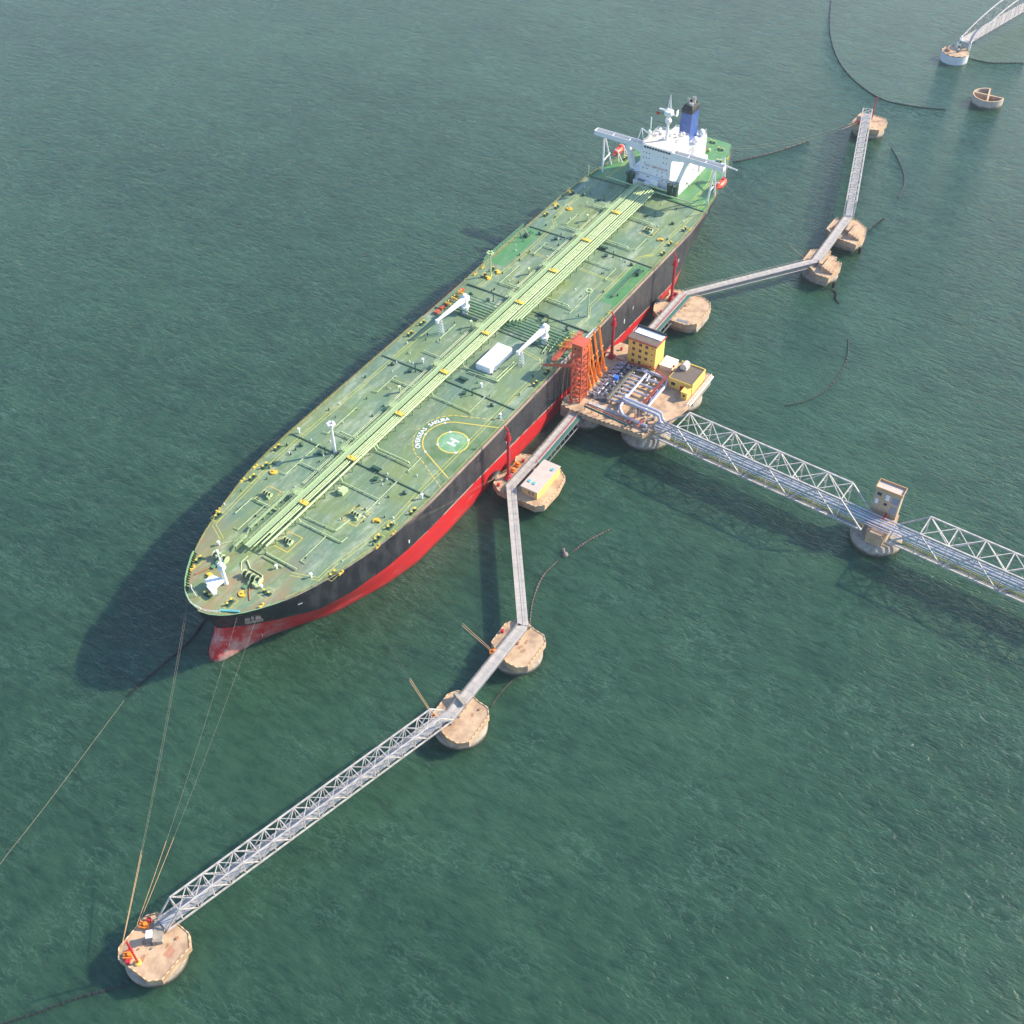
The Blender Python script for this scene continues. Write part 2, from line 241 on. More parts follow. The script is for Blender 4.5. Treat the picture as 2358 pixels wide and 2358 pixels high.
# ---------------- mesh builder ----------------
class MB:
    def __init__(s): s.v = []; s.f = []
    def add(s, vs, fs):
        o = len(s.v); s.v += [tuple(v) for v in vs]; s.f += [tuple(i + o for i in f) for f in fs]; return s
    def bx(s, x0, x1, y0, y1, z0, z1):
        vs = [(x, y, z) for z in (z0, z1) for y in (y0, y1) for x in (x0, x1)]
        return s.add(vs, [(0, 2, 3, 1), (4, 5, 7, 6), (0, 1, 5, 4), (2, 6, 7, 3), (0, 4, 6, 2), (1, 3, 7, 5)])
    def obx(s, c, ax, hx, hy, z0, z1):
        """box with its long axis turned by angle ax"""
        ca, sa = math.cos(ax), math.sin(ax)
        P = lambda x, y, z: (c[0] + x * ca - y * sa, c[1] + x * sa + y * ca, z)
        vs = [P(x, y, z) for z in (z0, z1) for y in (-hy, hy) for x in (-hx, hx)]
        return s.add(vs, [(0, 2, 3, 1), (4, 5, 7, 6), (0, 1, 5, 4), (2, 6, 7, 3), (0, 4, 6, 2), (1, 3, 7, 5)])
    def prism(s, poly, z0, z1, top=None):
        n = len(poly); tp = top or poly
        vs = [(p[0], p[1], z0) for p in poly] + [(p[0], p[1], z1) for p in tp]
        return s.add(vs, [tuple(range(n))[::-1], tuple(range(n, 2 * n))] + [(i, (i + 1) % n, n + (i + 1) % n, n + i) for i in range(n)])
    def bar(s, a, b, r, n=4, r2=None, ph=PI / 4):
        a, b = Vector(a), Vector(b); d = b - a
        if d.length < 1e-6: return s
        d.normalize(); u = d.cross(Vector((0, 0, 1)))
        if u.length < 1e-3: u = Vector((1, 0, 0))
        u.normalize(); w = d.cross(u); r2 = r if r2 is None else r2; vs = []
        for p, q in ((a, r), (b, r2)):
            for i in range(n):
                t = 2 * PI * i / n + ph; vs.append(p + u * (q * math.cos(t)) + w * (q * math.sin(t)))
        return s.add(vs, [tuple(range(n)), tuple(range(n, 2 * n))[::-1]] + [(i, n + i, n + (i + 1) % n, (i + 1) % n) for i in range(n)])
    def pipe(s, pts, r, n=8):
        """continuous tube through points, mitred at the bends"""
        P = [Vector(p) for p in pts]; rings = []; u = None
        for i, p in enumerate(P):
            d0 = (p - P[i - 1]).normalized() if i else (P[1] - P[0]).normalized()
            d1 = (P[i + 1] - p).normalized() if i < len(P) - 1 else d0
            d = (d0 + d1)
            d = d.normalized() if d.length > 1e-6 else d1
            if u is None:
                u = d.cross(Vector((0, 0, 1)))
                if u.length < 1e-3: u = Vector((1, 0, 0))
            u = (u - d * u.dot(d)).normalized(); w = d.cross(u)
            k = 1 / max(0.5, math.sqrt(max(0.0, (1 + d0.dot(d1)) / 2)))
            rings.append([p + (u * math.cos(2 * PI * j / n) + w * math.sin(2 * PI * j / n)) * r * (1 + (k - 1) * 0.6) for j in range(n)])
        vs = [v for R_ in rings for v in R_]; fs = []
        for i in range(len(rings) - 1):
            for j in range(n): fs.append((i * n + j, (i + 1) * n + j, (i + 1) * n + (j + 1) % n, i * n + (j + 1) % n))
        fs += [tuple(range(n)), tuple(range((len(rings) - 1) * n, len(rings) * n))[::-1]]
        return s.add(vs, fs)
    def lathe(s, c, prof, n=16, ph=0.0):
        """prof: list of (radius, z)"""
        vs = []; fs = []
        for r, z in prof:
            for j in range(n): t = 2 * PI * j / n + ph; vs.append((c[0] + r * math.cos(t), c[1] + r * math.sin(t), z))
        for i in range(len(prof) - 1):
            for j in range(n): fs.append((i * n + j, i * n + (j + 1) % n, (i + 1) * n + (j + 1) % n, (i + 1) * n + j))
        fs += [tuple(range(n))[::-1], tuple(range((len(prof) - 1) * n, len(prof) * n))]
        return s.add(vs, fs)
    def ball(s, c, r, n=12, m=7, sz=1.0, ax=None):
        prof = [(max(r * math.sin(PI * i / m), 0.01), c[2] - r * sz * math.cos(PI * i / m)) for i in range(m + 1)]
        return s.lathe(c, prof, n)
    def quad(s, a, b, c, d): return s.add([a, b, c, d], [(0, 1, 2, 3)])
    def strip(s, pts, w, z, dash=None):
        """flat painted line"""
        for (x0, y0), (x1, y1) in zip(pts, pts[1:]):
            L = math.hypot(x1 - x0, y1 - y0)
            if L < 1e-6: continue
            ux, uy = (x1 - x0) / L, (y1 - y0) / L; nx, ny = -uy * w / 2, ux * w / 2
            segs = [(0, L)] if not dash else [(k * (dash[0] + dash[1]), min(L, k * (dash[0] + dash[1]) + dash[0])) for k in range(int(L / (dash[0] + dash[1])) + 1)]
            for a, b in segs:
                if b - a < 0.05: continue
                if not dash: b += w * 0.0
                zz = z(x0, y0) if callable(z) else z; z2 = z(x1, y1) if callable(z) else z
                za = zz + (z2 - zz) * a / L; zb = zz + (z2 - zz) * b / L
                s.quad((x0 + ux * a - nx, y0 + uy * a - ny, za), (x0 + ux * b - nx, y0 + uy * b - ny, zb), (x0 + ux * b + nx, y0 + uy * b + ny, zb), (x0 + ux * a + nx, y0 + uy * a + ny, za))
        return s
    def rail(s, pts, h=1.1, r=0.04, step=2.0, mids=1):
        for a, b in zip(pts, pts[1:]):
            a, b = Vector(a), Vector(b); L = (b - a).length; n = max(1, int(L / step))
            for i in range(n + 1):
                p = a + (b - a) * i / n; s.bar(p, p + Vector((0, 0, h)), r)
            for k in range(mids + 1):
                z = Vector((0, 0, h * (k + 1) / (mids + 1))); s.bar(a + z, b + z, r)
        return s
    def build(s, name, m, parent=None, smooth=False, label=None):
        me = bpy.data.meshes.new(name); me.from_pydata(s.v, [], s.f)
        bm = bmesh.new(); bm.from_mesh(me); bmesh.ops.recalc_face_normals(bm, faces=bm.faces[:]); bm.to_mesh(me); bm.free()
        me.materials.append(m); o = bpy.data.objects.new(name, me); C.objects.link(o)
        if smooth:
            for p in me.polygons: p.use_smooth = True
            try: me.set_sharp_from_angle(angle=math.radians(40))
            except Exception: pass
        if parent is not None:
            o.parent = parent; o.matrix_parent_inverse = Matrix.Translation(-parent.location) if parent.type == 'EMPTY' and parent.rotation_euler.z == 0 else Matrix.Identity(4)
        if label: o['label'] = label
        return o
def tag(o, label=None, cat=None, group=None, kind=None):
    if label: o['label'] = label
    if cat: o['category'] = cat
    if group: o['group'] = group
    if kind: o['kind'] = kind
    return o
def thing(name, loc, label, cat, group=None):
    o = bpy.data.objects.new(name, None); C.objects.link(o); o.location = loc; o.empty_display_size = 0.5
    return tag(o, label, cat, group)
def text_mesh(txt, size, font_space=1.0):
    cu = bpy.data.curves.new('t', 'FONT'); cu.body = txt; cu.size = size; cu.align_x = 'CENTER'; cu.align_y = 'CENTER'; cu.space_character = font_space; cu.offset = size * 0.012
    ob = bpy.data.objects.new('t', cu); C.objects.link(ob); bpy.context.view_layer.update()
    me = ob.evaluated_get(bpy.context.evaluated_depsgraph_get()).to_mesh()
    vs = [v.co.copy() for v in me.vertices]; fs = [tuple(p.vertices) for p in me.polygons]
    bpy.data.objects.remove(ob); return vs, fs
# ---------------- sea ----------------
H = 21.6
sea = MB(); sea.quad((-1500, -2500, 0), (4500, -2500, 0), (4500, 3500, 0), (-1500, 3500, 0))
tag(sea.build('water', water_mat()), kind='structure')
def haze():
    m = bpy.data.materials.new('thin_sea_haze'); m.use_nodes = True; t = m.node_tree; t.nodes.clear()
    o = t.nodes.new('ShaderNodeOutputMaterial'); v = t.nodes.new('ShaderNodeVolumePrincipled'); t.links.new(v.outputs[0], o.inputs['Volume'])
    v.inputs['Color'].default_value = (0.85, 0.94, 1.0, 1); v.inputs['Density'].default_value = 0.00006; v.inputs['Anisotropy'].default_value = 0.2
    b = MB(); b.bx(-1600, 4600, -2600, 3600, -4, 300); tag(b.build('haze', m), 'thin pale sea haze over the whole anchorage', 'haze', kind='stuff')
haze()
def lerp(tab, x):
    if x <= tab[0][0]: return tab[0][1]
    for (a, b), (c, dd) in zip(tab, tab[1:]):
        if x <= c: return b + (dd - b) * (x - a) / (c - a)
    return tab[-1][1]
# ================= TANKER =================
ship = thing('tanker', (0, 0, 0), 'huge oil tanker with green deck and black and red hull, moored at the jetty', 'ship')
def sheer(x): return H + (1.9 * (1 - (x + 1) / 46) ** 2 if x < 45 else 0)
DK = [(-1, 0), (-0.9, 0.6), (-0.3, 3.6), (1.2, 6.6), (3, 8.9), (6, 11.7), (9.5, 14.2), (14, 17), (19, 19.4), (24, 21.4), (34, 24.5), (45, 27.1), (55, 28.9), (65, 29.7), (75, 30), (262, 30), (277, 28.9), (290, 27.1), (297, 25.8), (308, 23.2), (318, 20.4), (328, 17), (338, 13)]
L16 = [(2.0, 0), (2.4, 1.6), (4.5, 4.6), (10, 10.4), (17, 16.2), (24, 20.8), (34, 24.4), (50, 28.2), (65, 29.8), (75, 30), (260, 30), (277, 28.4), (297, 24.4), (318, 18), (337, 9.5)]
L11 = [(3.9, 0), (4.6, 1.1), (7, 3.9), (10.4, 7.8), (14, 11.0), (18.3, 14.9), (26, 21.3), (37, 25.4), (51, 28.3), (63, 29.6), (74, 30), (255, 30), (277, 26.8), (297, 21.5), (318, 13.5), (335, 5)]
L6 = [(1.4, 0), (1.9, 1.0), (4, 2.8), (10, 6.4), (16, 10.2), (22, 15.2), (30, 20.3), (42, 25), (51, 27.4), (65, 29.6), (76, 30), (250, 30), (270, 26.5), (290, 19.5), (310, 10), (330, 1)]
L2 = [(-1.2, 0), (-0.6, 1.5), (1.5, 3.0), (5, 4.4), (10, 6.1), (16, 8.8), (22, 13.0), (33, 19.8), (51, 26.4), (65, 29.4), (79, 30), (250, 30), (262, 27.5), (281, 20), (300, 11), (320, 0.5)]
L0 = [(-1.5, 0), (-0.9, 1.5), (1.5, 3.0), (5, 4.3), (10, 6.0), (16, 8.4), (22, 12.5), (33, 19.5), (51, 26.3), (65, 29.4), (79, 30), (250, 30), (262, 27), (281, 18.5), (300, 9), (316, 0.5)]
LEV = [(-3, L0), (0, L0), (2.5, L2), (6, L6), (8.5, None), (10.4, L11), (13.5, None), (16, L16), (19, None), ('D', DK)]
def build_hull():
    N = 120; rows = []
    def row(tab):
        x0, x1 = tab[0][0], tab[-1][0]; out = []
        for i in range(N + 1):
            t = i / N
            g = t if False else (0.5 - 0.5 * math.cos(PI * t)) * 0.55 + t * 0.45
            g = g if t > 0.12 else g * (t / 0.12) ** 0.8
            x = x0 + (x1 - x0) * g; out.append((x, lerp(tab, x)))
        return out
    known = [(z, row(t)) for z, t in LEV if t]
    full = []
    for k, (z, t) in enumerate(LEV):
        if t: full.append((z, row(t)))
        else:
            lo = [q for q in known if q[0] != 'D' and q[0] < z][-1]; hi = [q for q in known if q[0] == 'D' or q[0] > z][0]
            hz_ = H if hi[0] == 'D' else hi[0]; f = (z - lo[0]) / (hz_ - lo[0])
            full.append((z, [(a[0] + (c[0] - a[0]) * f, a[1] + (c[1] - a[1]) * f) for a, c in zip(lo[1], hi[1])]))
    mb = MB()
    for sgn in (1, -1):
        vs = []
        for z, r in full:
            for x, y in r: vs.append((x, sgn * y, sheer(x) if z == 'D' else z))
        fs = []
        for k in range(len(full) - 1):
            for i in range(N): a = k * (N + 1) + i; fs.append((a, a + 1, a + N + 2, a + N + 1))
        mb.add(vs, fs)
    # flat transom
    tv = []
    for z, r in full: tv.append((r[-1][0], r[-1][1], H if z == 'D' else z))
    n = len(tv); vs = tv + [(a, -b, c) for a, b, c in tv]
    mb.add(vs, [(i, i + 1, n + i + 1, n + i) for i in range(n - 1)])
    o = mb.build('hull', hull_mat(), ship, smooth=True)
    bm = bmesh.new(); bm.from_mesh(o.data); bmesh.ops.remove_doubles(bm, verts=bm.verts[:], dist=0.02); bmesh.ops.recalc_face_normals(bm, faces=bm.faces[:]); bm.to_mesh(o.data); bm.free()
    for p in o.data.polygons: p.use_smooth = True
    return full
full = build_hull()
drow = full[-1][1]
dm = MB(); vs = []; K = 12
for x, y in drow:
    for k in range(K + 1):
        u = -1 + 2 * k / K; vs.append((x, u * max(y - 0.05, 0), sheer(x) - 0.12 + 0.35 * (1 - u * u)))
fs = [(i * (K + 1) + k, (i + 1) * (K + 1) + k, (i + 1) * (K + 1) + k + 1, i * (K + 1) + k + 1) for i in range(len(drow) - 1) for k in range(K)]
dm.add(vs, fs); dm.build('deck', deck_mat(), ship, smooth=True)
def dz(x, y=0):
    yy = max(lerp(DK, x), 0.1); return sheer(x) - 0.12 + 0.35 * (1 - min(1, (y / yy) ** 2))
def edge_pts(x0, x1, sgn, off=0.3, step=3):
    out = []; x = x0
    while x <= x1 + 0.01:
        y = max(lerp(DK, x) - off, 0); out.append((x, sgn * y, sheer(x))); x += step
    return out
# bulwark round the bow, with its stays
bw = MB(); st = MB(); bo = MB()
pts = []
for sgn in (1, -1):
    P = [(x, sgn * lerp(DK, x), sheer(x)) for x in (-1, -0.9, -0.3, 0.5, 1.2, 2, 3, 4.5, 6, 8, 9.5, 11.5, 14, 16)]
    for a, b in zip(P, P[1:]):
        h0 = 1.3 if sgn > 0 else .35
        ia = (a[0] + 0.18, a[1] * 0.985 , a[2]); ib = (b[0] + 0.18, b[1] * 0.985, b[2])
        bo.quad((a[0], a[1], a[2] - 0.2), (b[0], b[1], b[2] - 0.2), (b[0] - .05, b[1], b[2] + h0), (a[0] - .05, a[1], a[2] + h0))
        bw.quad((a[0] - .05, a[1], a[2] + h0), (b[0] - .05, b[1], b[2] + h0), (ib[0], ib[1], b[2] + h0), (ia[0], ia[1], a[2] + h0))
        bw.quad((ia[0], ia[1], a[2] - .1), (ib[0], ib[1], b[2] - .1), (ib[0], ib[1], b[2] + h0), (ia[0], ia[1], a[2] + h0))
    for x in [3 + i * 0.85 for i in range(16)] if sgn > 0 else []:
        y = lerp(DK, x); tx = lerp(DK, x + .5) - lerp(DK, x - .5); L = math.hypot(1, tx); nx, ny = tx / L, -1 / L
        p = (x + nx * .25, sgn * (y + ny * .25)); q = (x + nx * 1.3, sgn * (y + ny * 1.3)); z = sheer(x)
        for dd in (-.05, .05):
            st.add([(p[0] + dd, p[1], z), (q[0] + dd, q[1], z), (p[0] + dd, p[1], z + 1.2)], [(0, 1, 2)])
bw.build('bulwark', mat('light_green_bulwark', (.20, .36, .17), .5), ship); bo.build('bulwark_plating', sooty, ship); st.build('bulwark_stays', darkg, ship)
br_ = MB()
tip = [(x, s_ * lerp(DK, x) * .93, sheer(x) + 1.2) for s_, x in ((1, 1.6), (1, .4), (1, -.2), (1, -.6), (-1, -.6), (-1, -.2), (-1, .4), (-1, 1.6))]
br_.rail(tip, 0.9, 0.06, 0.9, 1); br_.build('bow_railing', white, ship)
# side rails, both sides, and gunwale rim
for sgn, nm in ((1, 'side_railing'), (-1, 'side_railing')):
    segs = [(17, 155), (181, 331)] if sgn < 0 else [(17, 155), (181, 331)]
    for a, b in segs: rl = MB(); rl.rail([p for p in edge_pts(a, b, sgn, .45, 4)], 1.1, 0.045, 2.8, 1); rl.build(nm, yline, ship)
E2 = edge_pts(16, 338, -1, 0.0, 3.07)
for sgn in (1, -1):
    fr = MB()
    for a, b in zip(E2, E2[1:]):
        fr.quad((a[0], -sgn * a[1], a[2] - .02), (b[0], -sgn * b[1], b[2] - .02), (b[0], -sgn * b[1], b[2] + .22), (a[0], -sgn * a[1], a[2] + .22))
        fr.quad((a[0], -sgn * a[1], a[2] + .22), (b[0], -sgn * b[1], b[2] + .22), (b[0], -sgn * (b[1] + .14), b[2] + .22), (a[0], -sgn * (a[1] + .14), a[2] + .22))
    fr.build('gunwale_bar', mat('tan_worn_gunwale', (.36, .25, .18), .7, col2=(.15, .12, .1), scale=.4, amt=1.0), ship)
# painted areas (4 mm steps above the plating)
def sheetpoly(mb, poly, lift):
    """paint following the camber: cut the area into small quads"""
    xs = [p[0] for p in poly]; ys = [p[1] for p in poly]
    n = len(poly); cx, cy = sum(xs) / n, sum(ys) / n
    for i in range(n):
        a, b = poly[i], poly[(i + 1) % n]; M = 6
        for k in range(M):
            f0, f1 = k / M, (k + 1) / M
            q = [(cx + (a[0] - cx) * f0, cy + (a[1] - cy) * f0), (cx + (a[0] - cx) * f1, cy + (a[1] - cy) * f1), (cx + (b[0] - cx) * f1, cy + (b[1] - cy) * f1), (cx + (b[0] - cx) * f0, cy + (b[1] - cy) * f0)]
            mb.add([(x, y, dz(x, y) + lift) for x, y in q], [(0, 1, 2, 3)])
aft = MB(); xs_ = [278 + i * 3 for i in range(21)]
for a, b in zip(xs_, xs_[1:]):
    for k in range(8):
        u0, u1 = -1 + k / 4, -1 + (k + 1) / 4; ya, yb = lerp(DK, a) - .3, lerp(DK, b) - .3
        aft.add([(a, ya * u0, dz(a, ya * u0) + .012), (b, yb * u0, dz(b, yb * u0) + .012), (b, yb * u1, dz(b, yb * u1) + .012), (a, ya * u1, dz(a, ya * u1) + .012)], [(0, 1, 2, 3)])
aft.build('bright_green_aft_deck', brightg, ship)
for sgn in (1, -1):
    g_ = MB()
    for i in range(10): 
        x0, x1 = 198.5 + i * 2.97, 198.5 + (i + 1) * 2.97
        for k in range(3):
            y0, y1 = sgn * (21.8 + k * 2.4), sgn * (21.8 + (k + 1) * 2.4)
            g_.add([(x0, y0, dz(x0, y0) + .012), (x1, y0, dz(x1, y0) + .012), (x1, y1, dz(x1, y1) + .012), (x0, y1, dz(x0, y1) + .012)], [(0, 1, 2, 3)])
    g_.build('bright_green_deck_area', brightg, ship)
# helipad
HC = (101, -20.2)
pad = MB(); arc = [(HC[0] + 13.3 * math.cos(math.radians(a)), HC[1] + 13.3 * math.sin(math.radians(a))) for a in range(25, 166, 10)]
sheetpoly(pad, [(119, -29.4)] + arc + [(83, -29.4)], .010); pad.build('helipad_field', padg, ship)
pc = MB(); sheetpoly(pc, [(HC[0] + 5.2 * math.cos(2 * PI * i / 40), HC[1] + 5.2 * math.sin(2 * PI * i / 40)) for i in range(40)], .020); pc.build('helipad_circle', palepad, ship)
zf = lambda l: (lambda x, y: dz(x, y) + l)
hl = MB(); A = lambda r, a: (HC[0] + r * math.cos(math.radians(a)), HC[1] + r * math.sin(math.radians(a)))
hl.strip([A(5.3, a) for a in range(0, 361, 9)], .42, zf(.03)); hl.build('helipad_circle_line', yel, ship); hl = MB()
hl.strip([(85.6, -29.2)] + [A(10.3, a) for a in range(160, 24, -8)] + [(115.6, -29.2)], .36, zf(.03)); hl.build('helipad_solid_line', yel, ship); hl = MB()
dl = [(81.0, -29.0)] + [A(13.6, a) for a in range(165, 15, -3)] + [(119.8, -29.0)]
for i in range(len(dl) - 1):
    if 0 < i < len(dl) - 2:
        if i % 3 != 2: hl.strip([dl[i], dl[i + 1]], .26, zf(.03))
    else: hl.strip([dl[i], dl[i + 1]], .26, zf(.03), dash=(1.3, .8))
hl.build('helipad_dashed_line', yel, ship)
tx = MB(); word = 'OVERSEAS SAKURA'
for i, ch in enumerate(word):
    if ch == ' ': continue
    ang = 133 - i * (133 - 44) / (len(word) - 1); v_, f_ = text_mesh(ch, 2.3)
    r_ = math.radians(ang - 90); px_, py_ = A(11.9, ang)
    vv = []
    for v in v_:
        x, y = v.x * 1.0, v.y; X = px_ + x * math.cos(r_) - y * math.sin(r_); Y = py_ + x * math.sin(r_) + y * math.cos(r_); vv.append((X, Y, dz(X, Y) + .05))
    tx.add(vv, f_)
tx.build('helipad_name_lettering', wmark, ship)
hh = MB()
for y0 in (-1.1, 1.1):
    x = HC[0] + y0; hh.add([(x - .36, HC[1] - 1.7, dz(x, -22) + .06), (x + .36, HC[1] - 1.7, dz(x, -22) + .06), (x + .36, HC[1] + 1.7, dz(x, -18.3) + .06), (x - .36, HC[1] + 1.7, dz(x, -18.3) + .06)], [(0, 1, 2, 3)])
hh.add([(HC[0] - .74, HC[1] - .36, dz(101, -20.5) + .06), (HC[0] + .74, HC[1] - .36, dz(101, -20.5) + .06), (HC[0] + .74, HC[1] + .36, dz(101, -19.8) + .06), (HC[0] - .74, HC[1] + .36, dz(101, -19.8) + .06)], [(0, 1, 2, 3)])
for a in (45, 135, 225, 315):
    X, Y = A(5.3, a); hh.add([(X + q[0], Y + q[1], dz(X, Y) + .055) for q in ((-.4, -.4), (.4, -.4), (.4, .4), (-.4, .4))], [(0, 1, 2, 3)])
for a in (150, 100, 50):
    X, Y = A(10.3, a); hh.add([(X + q[0], Y + q[1], dz(X, Y) + .055) for q in ((-.35, -.35), (.35, -.35), (.35, .35), (-.35, .35))], [(0, 1, 2, 3)])
hh.build('helipad_letter_h', wmark, ship)
# double yellow walkway lines
def dline(pts, gap=1.15):
    mb = MB()
    for s_ in (-1, 1):
        off = []
        for i, p in enumerate(pts):
            a = pts[max(i - 1, 0)]; b = pts[min(i + 1, len(pts) - 1)]; L = math.hypot(b[0] - a[0], b[1] - a[1]) or 1
            off.append((p[0] - (b[1] - a[1]) / L * gap / 2 * s_, p[1] + (b[0] - a[0]) / L * gap / 2 * s_))
        out = []
        for a, b in zip(off, off[1:]):
            n = max(1, int(math.hypot(b[0] - a[0], b[1] - a[1]) / 12))
            out += [(a[0] + (b[0] - a[0]) * k / n, a[1] + (b[1] - a[1]) * k / n) for k in range(n)]
        out.append(off[-1]); mb.strip(out, .22, zf(.024))
    return mb
PP = [(25.6, -12.4, 21.60), (28.7, -20.7, 21.60), (34.5, -20.9, 21.60), (50.1, -23.6, 21.60), (58.4, -24.0, 21.60), (61.7, -25.1, 21.60), (76.0, -24.5, 21.60), (125.6, -24.8, 21.60), (151.2, -24.9, 21.60), (154.6, -22.3, 21.60), (156.3, -12.5, 21.60)]
dline([(p[0], p[1]) for p in PP]).build('walkway_lines', yline, ship)
PP = [(179.5, -22.9, 21.60), (186.7, -23.6, 21.60), (192.6, -20.7, 21.60), (232.8, -21.0, 21.60), (237.6, -24.9, 21.60), (234.0, -21.3, 21.60), (238.0, -24.3, 21.60), (285.9, -25.2, 21.60)]
dline([(p[0], p[1]) for p in PP]).build('walkway_lines', yline, ship)
PP = [(25.5, 15.2, 21.60), (28.9, 21.7, 21.60), (31.5, 22.1, 21.60), (62.8, 25.1, 21.60), (74.7, 25.1, 21.60), (126.0, 24.3, 21.60), (154.2, 24.0, 21.60)]
dline([(p[0], p[1]) for p in PP]).build('walkway_lines', yline, ship)
PP = [(179.9, 23.1, 21.60), (188.5, 22.4, 21.60), (190.3, 23.1, 21.60), (192.8, 20.4, 21.60), (204.8, 19.7, 21.60), (229.8, 20.3, 21.60), (235.8, 20.3, 21.60), (238.9, 23.4, 21.60), (249.3, 23.9, 21.60), (286.9, 23.1, 21.60)]
dline([(p[0], p[1]) for p in PP]).build('walkway_lines', yline, ship)
for P_ in ([(278, 21), (300, 20), (318, 15)], [(281, -20), (300, -19.5), (316, -15)], [(281.5, -25), (281.5, -14)], [(213, 9), (213, 21)], [(213, -5), (213, -21)], [(170, 9), (164, 19)]):
    dline(P_, .9).build('walkway_lines', yline, ship)
# transverse girders on the bulkheads and lateral pipes
for x in (75.2, 126.3, 229.2, 278.2):
    girdg = mat('weathered_girder_green', (0.045, 0.10, 0.06), 0.6, col2=(0.12, 0.14, 0.07), scale=0.6); g_ = MB()
    ye = lerp(DK, x) - 1.2; n = 12
    for i in range(n):
        y0, y1 = -ye + 2 * ye * i / n, -ye + 2 * ye * (i + 1) / n
        z0, z1 = dz(x, y0), dz(x, y1)
        g_.add([(x - .2, y0, z0), (x + .2, y0, z0), (x + .2, y0, z0 + .35), (x - .2, y0, z0 + .35), (x - .2, y1, z1), (x + .2, y1, z1), (x + .2, y1, z1 + .35), (x - .2, y1, z1 + .35)], [(0, 1, 5, 4), (1, 2, 6, 5), (2, 3, 7, 6), (3, 0, 4, 7)])
    g_.build('deck_girder', girdg, ship)
for x, y0, y1 in ((180.5, 8, 27.5), (178.5, -4, -28), (161.3, 0, -20), (162, 8.5, 20)):
    MB().bx(x - .25, x + .25, min(y0, y1), max(y0, y1), H - .1, H + .5).build('deck_girder', girdg, ship)
LP = []   # light green lateral pipes: (points, radius)
def lat(x, y0, y1, r=.17, z=.75, end=True):
    s = 1 if y1 > y0 else -1
    pts = [(x, y0, H + 2.2), (x, y0 + s * .8, H + z), (x, y1, H + z)]
    if end: pts += [(x, y1 + s * .5, H + .1)]
    LP.append((pts, r))
for x, L_ in ((44, 1), (65.3, 1), (83.3, 2), (116.6, 1), (136, 0), (187.3, 2), (219, 1), (235, 2), (256, 2)):
    lat(x, -.4, -16.2, .2, end=False); lat(x, 7.4, 17.0, .2, end=False)
    if L_ == 2: lat(x + 1.2, -.4, -13.5, .26); lat(x + 1.2, 7.4, 14.5, .26)
for x0, x1, yy, hook in ((31.2, 44, -11.7, -2), (58.1, 75, -15.8, -2), (81, 88.5, -15.9, -1), (116.2, 126.2, -16.5, -1.5), (184.8, 199, -16.6, 2), (211.4, 220.3, -17.1, -1.5), (236.2, 246.1, -17.3, 2),
                       (31, 43.5, 13.5, 1.6), (58.4, 75.6, 17.2, 2), (81.5, 97.4, 18.2, 2), (108, 118.8, 17.2, 2), (143.6, 155.4, 16.2, -1.4), (187.7, 201.3, 16.8, 2), (211.8, 221.5, 16.3, 2), (238, 247.5, 16.3, 2)):
    LP.append(([(x0, yy + hook, H + .6), (x0, yy, H + .6), (x1, yy, H + .6), (x1 + .01, yy - hook * .6, H + .6)], .13))
LP += [([(44.1, -11.9, H + .6), (44.1, -17.4, H + .6), (46.6, -17.6, H + .6), (46.6, -17.6, H + .1)], .15), ([(46.5, -.5, H + .7), (47, -12.8, H + .7), (53, -13.6, H + .7)], .16),
       ([(32, 6.5, H + .6), (23.7, 13.6, H + .6)], .13), ([(44.5, 8, H + .7), (44, 19, H + .7), (36, 19, H + .7)], .14),
       ([(134.6, -3.7, H + .8), (135.4, -15.6, H + .8), (148, -15.9, H + .8)], .2), ([(135.9, -3.7, H + .8), (136.6, -14.5, H + .8), (148, -14.8, H + .8)], .2),
       ([(26.5, -1, H + 1), (26.3, -9, H + 1)], .2), ([(28, -1, H + 1), (27.8, -13, H + 1)], .26), ([(24, 3, H + 1), (21, 3, H + 1), (18.5, 1, H + .8), (18, -3, H + .6)], .16), ([(22.5, 2, H + 1), (20.5, -1, H + 1), (20.3, -6, H + 1), (19, -7, H + .6)], .2)]
for pts, r in LP: MB().pipe(pts, r, 6).build('deck_pipe', pipeg, ship)
sup = MB()
for pts, r in LP:
    for a, b in zip(pts, pts[1:]):
        L = math.hypot(b[0] - a[0], b[1] - a[1])
        for k in range(1, int(L / 4)):
            p = [a[i] + (b[i] - a[i]) * k * 4 / L for i in range(3)]; sup.bx(p[0] - .1, p[0] + .1, p[1] - .1, p[1] + .1, H - .1, p[2])
sup.build('pipe_supports', darkg, ship)
# central pipe rack and catwalk
ZP = H + 2.6
for i, (y, r, x0, x1) in enumerate([(2.9, .22, 27, 279), (2.3, .22, 34, 279), (1.55, .3, 29, 279), (0.75, .3, 75, 279), (-0.15, .42, 29, 279), (-1.4, .33, 166, 279), (-2.4, .33, 167, 279), (-3.4, .33, 168, 278), (-4.4, .33, 169, 277), (6.9, .12, 48, 279), (7.5, .12, 68, 279)]):
    m_ = MB(); zz = ZP if y < 6 else H + 1.2
    pts = [(x0, y, zz - (1.6 if i > 4 and y < 0 else 0)), (x0 + .1, y, zz)] if i > 4 and y < 0 else [(x0, y, zz)]
    x = x0 + .1
    while x + 24 < x1:       # expansion offsets are tiny; keep flange rings
        x += 12; m_.bar((x - .12, y, zz), (x + .12, y, zz), r * 1.35, 8)
    pts.append((x1, y, zz)); m_.pipe(pts, r * .9, 8); m_.build('cargo_pipe', pipeg, ship, smooth=True)
cw = MB(); cw.bx(26, 281, 3.7, 5.9, ZP - .05, ZP + .05); cw.build('catwalk', catg, ship)
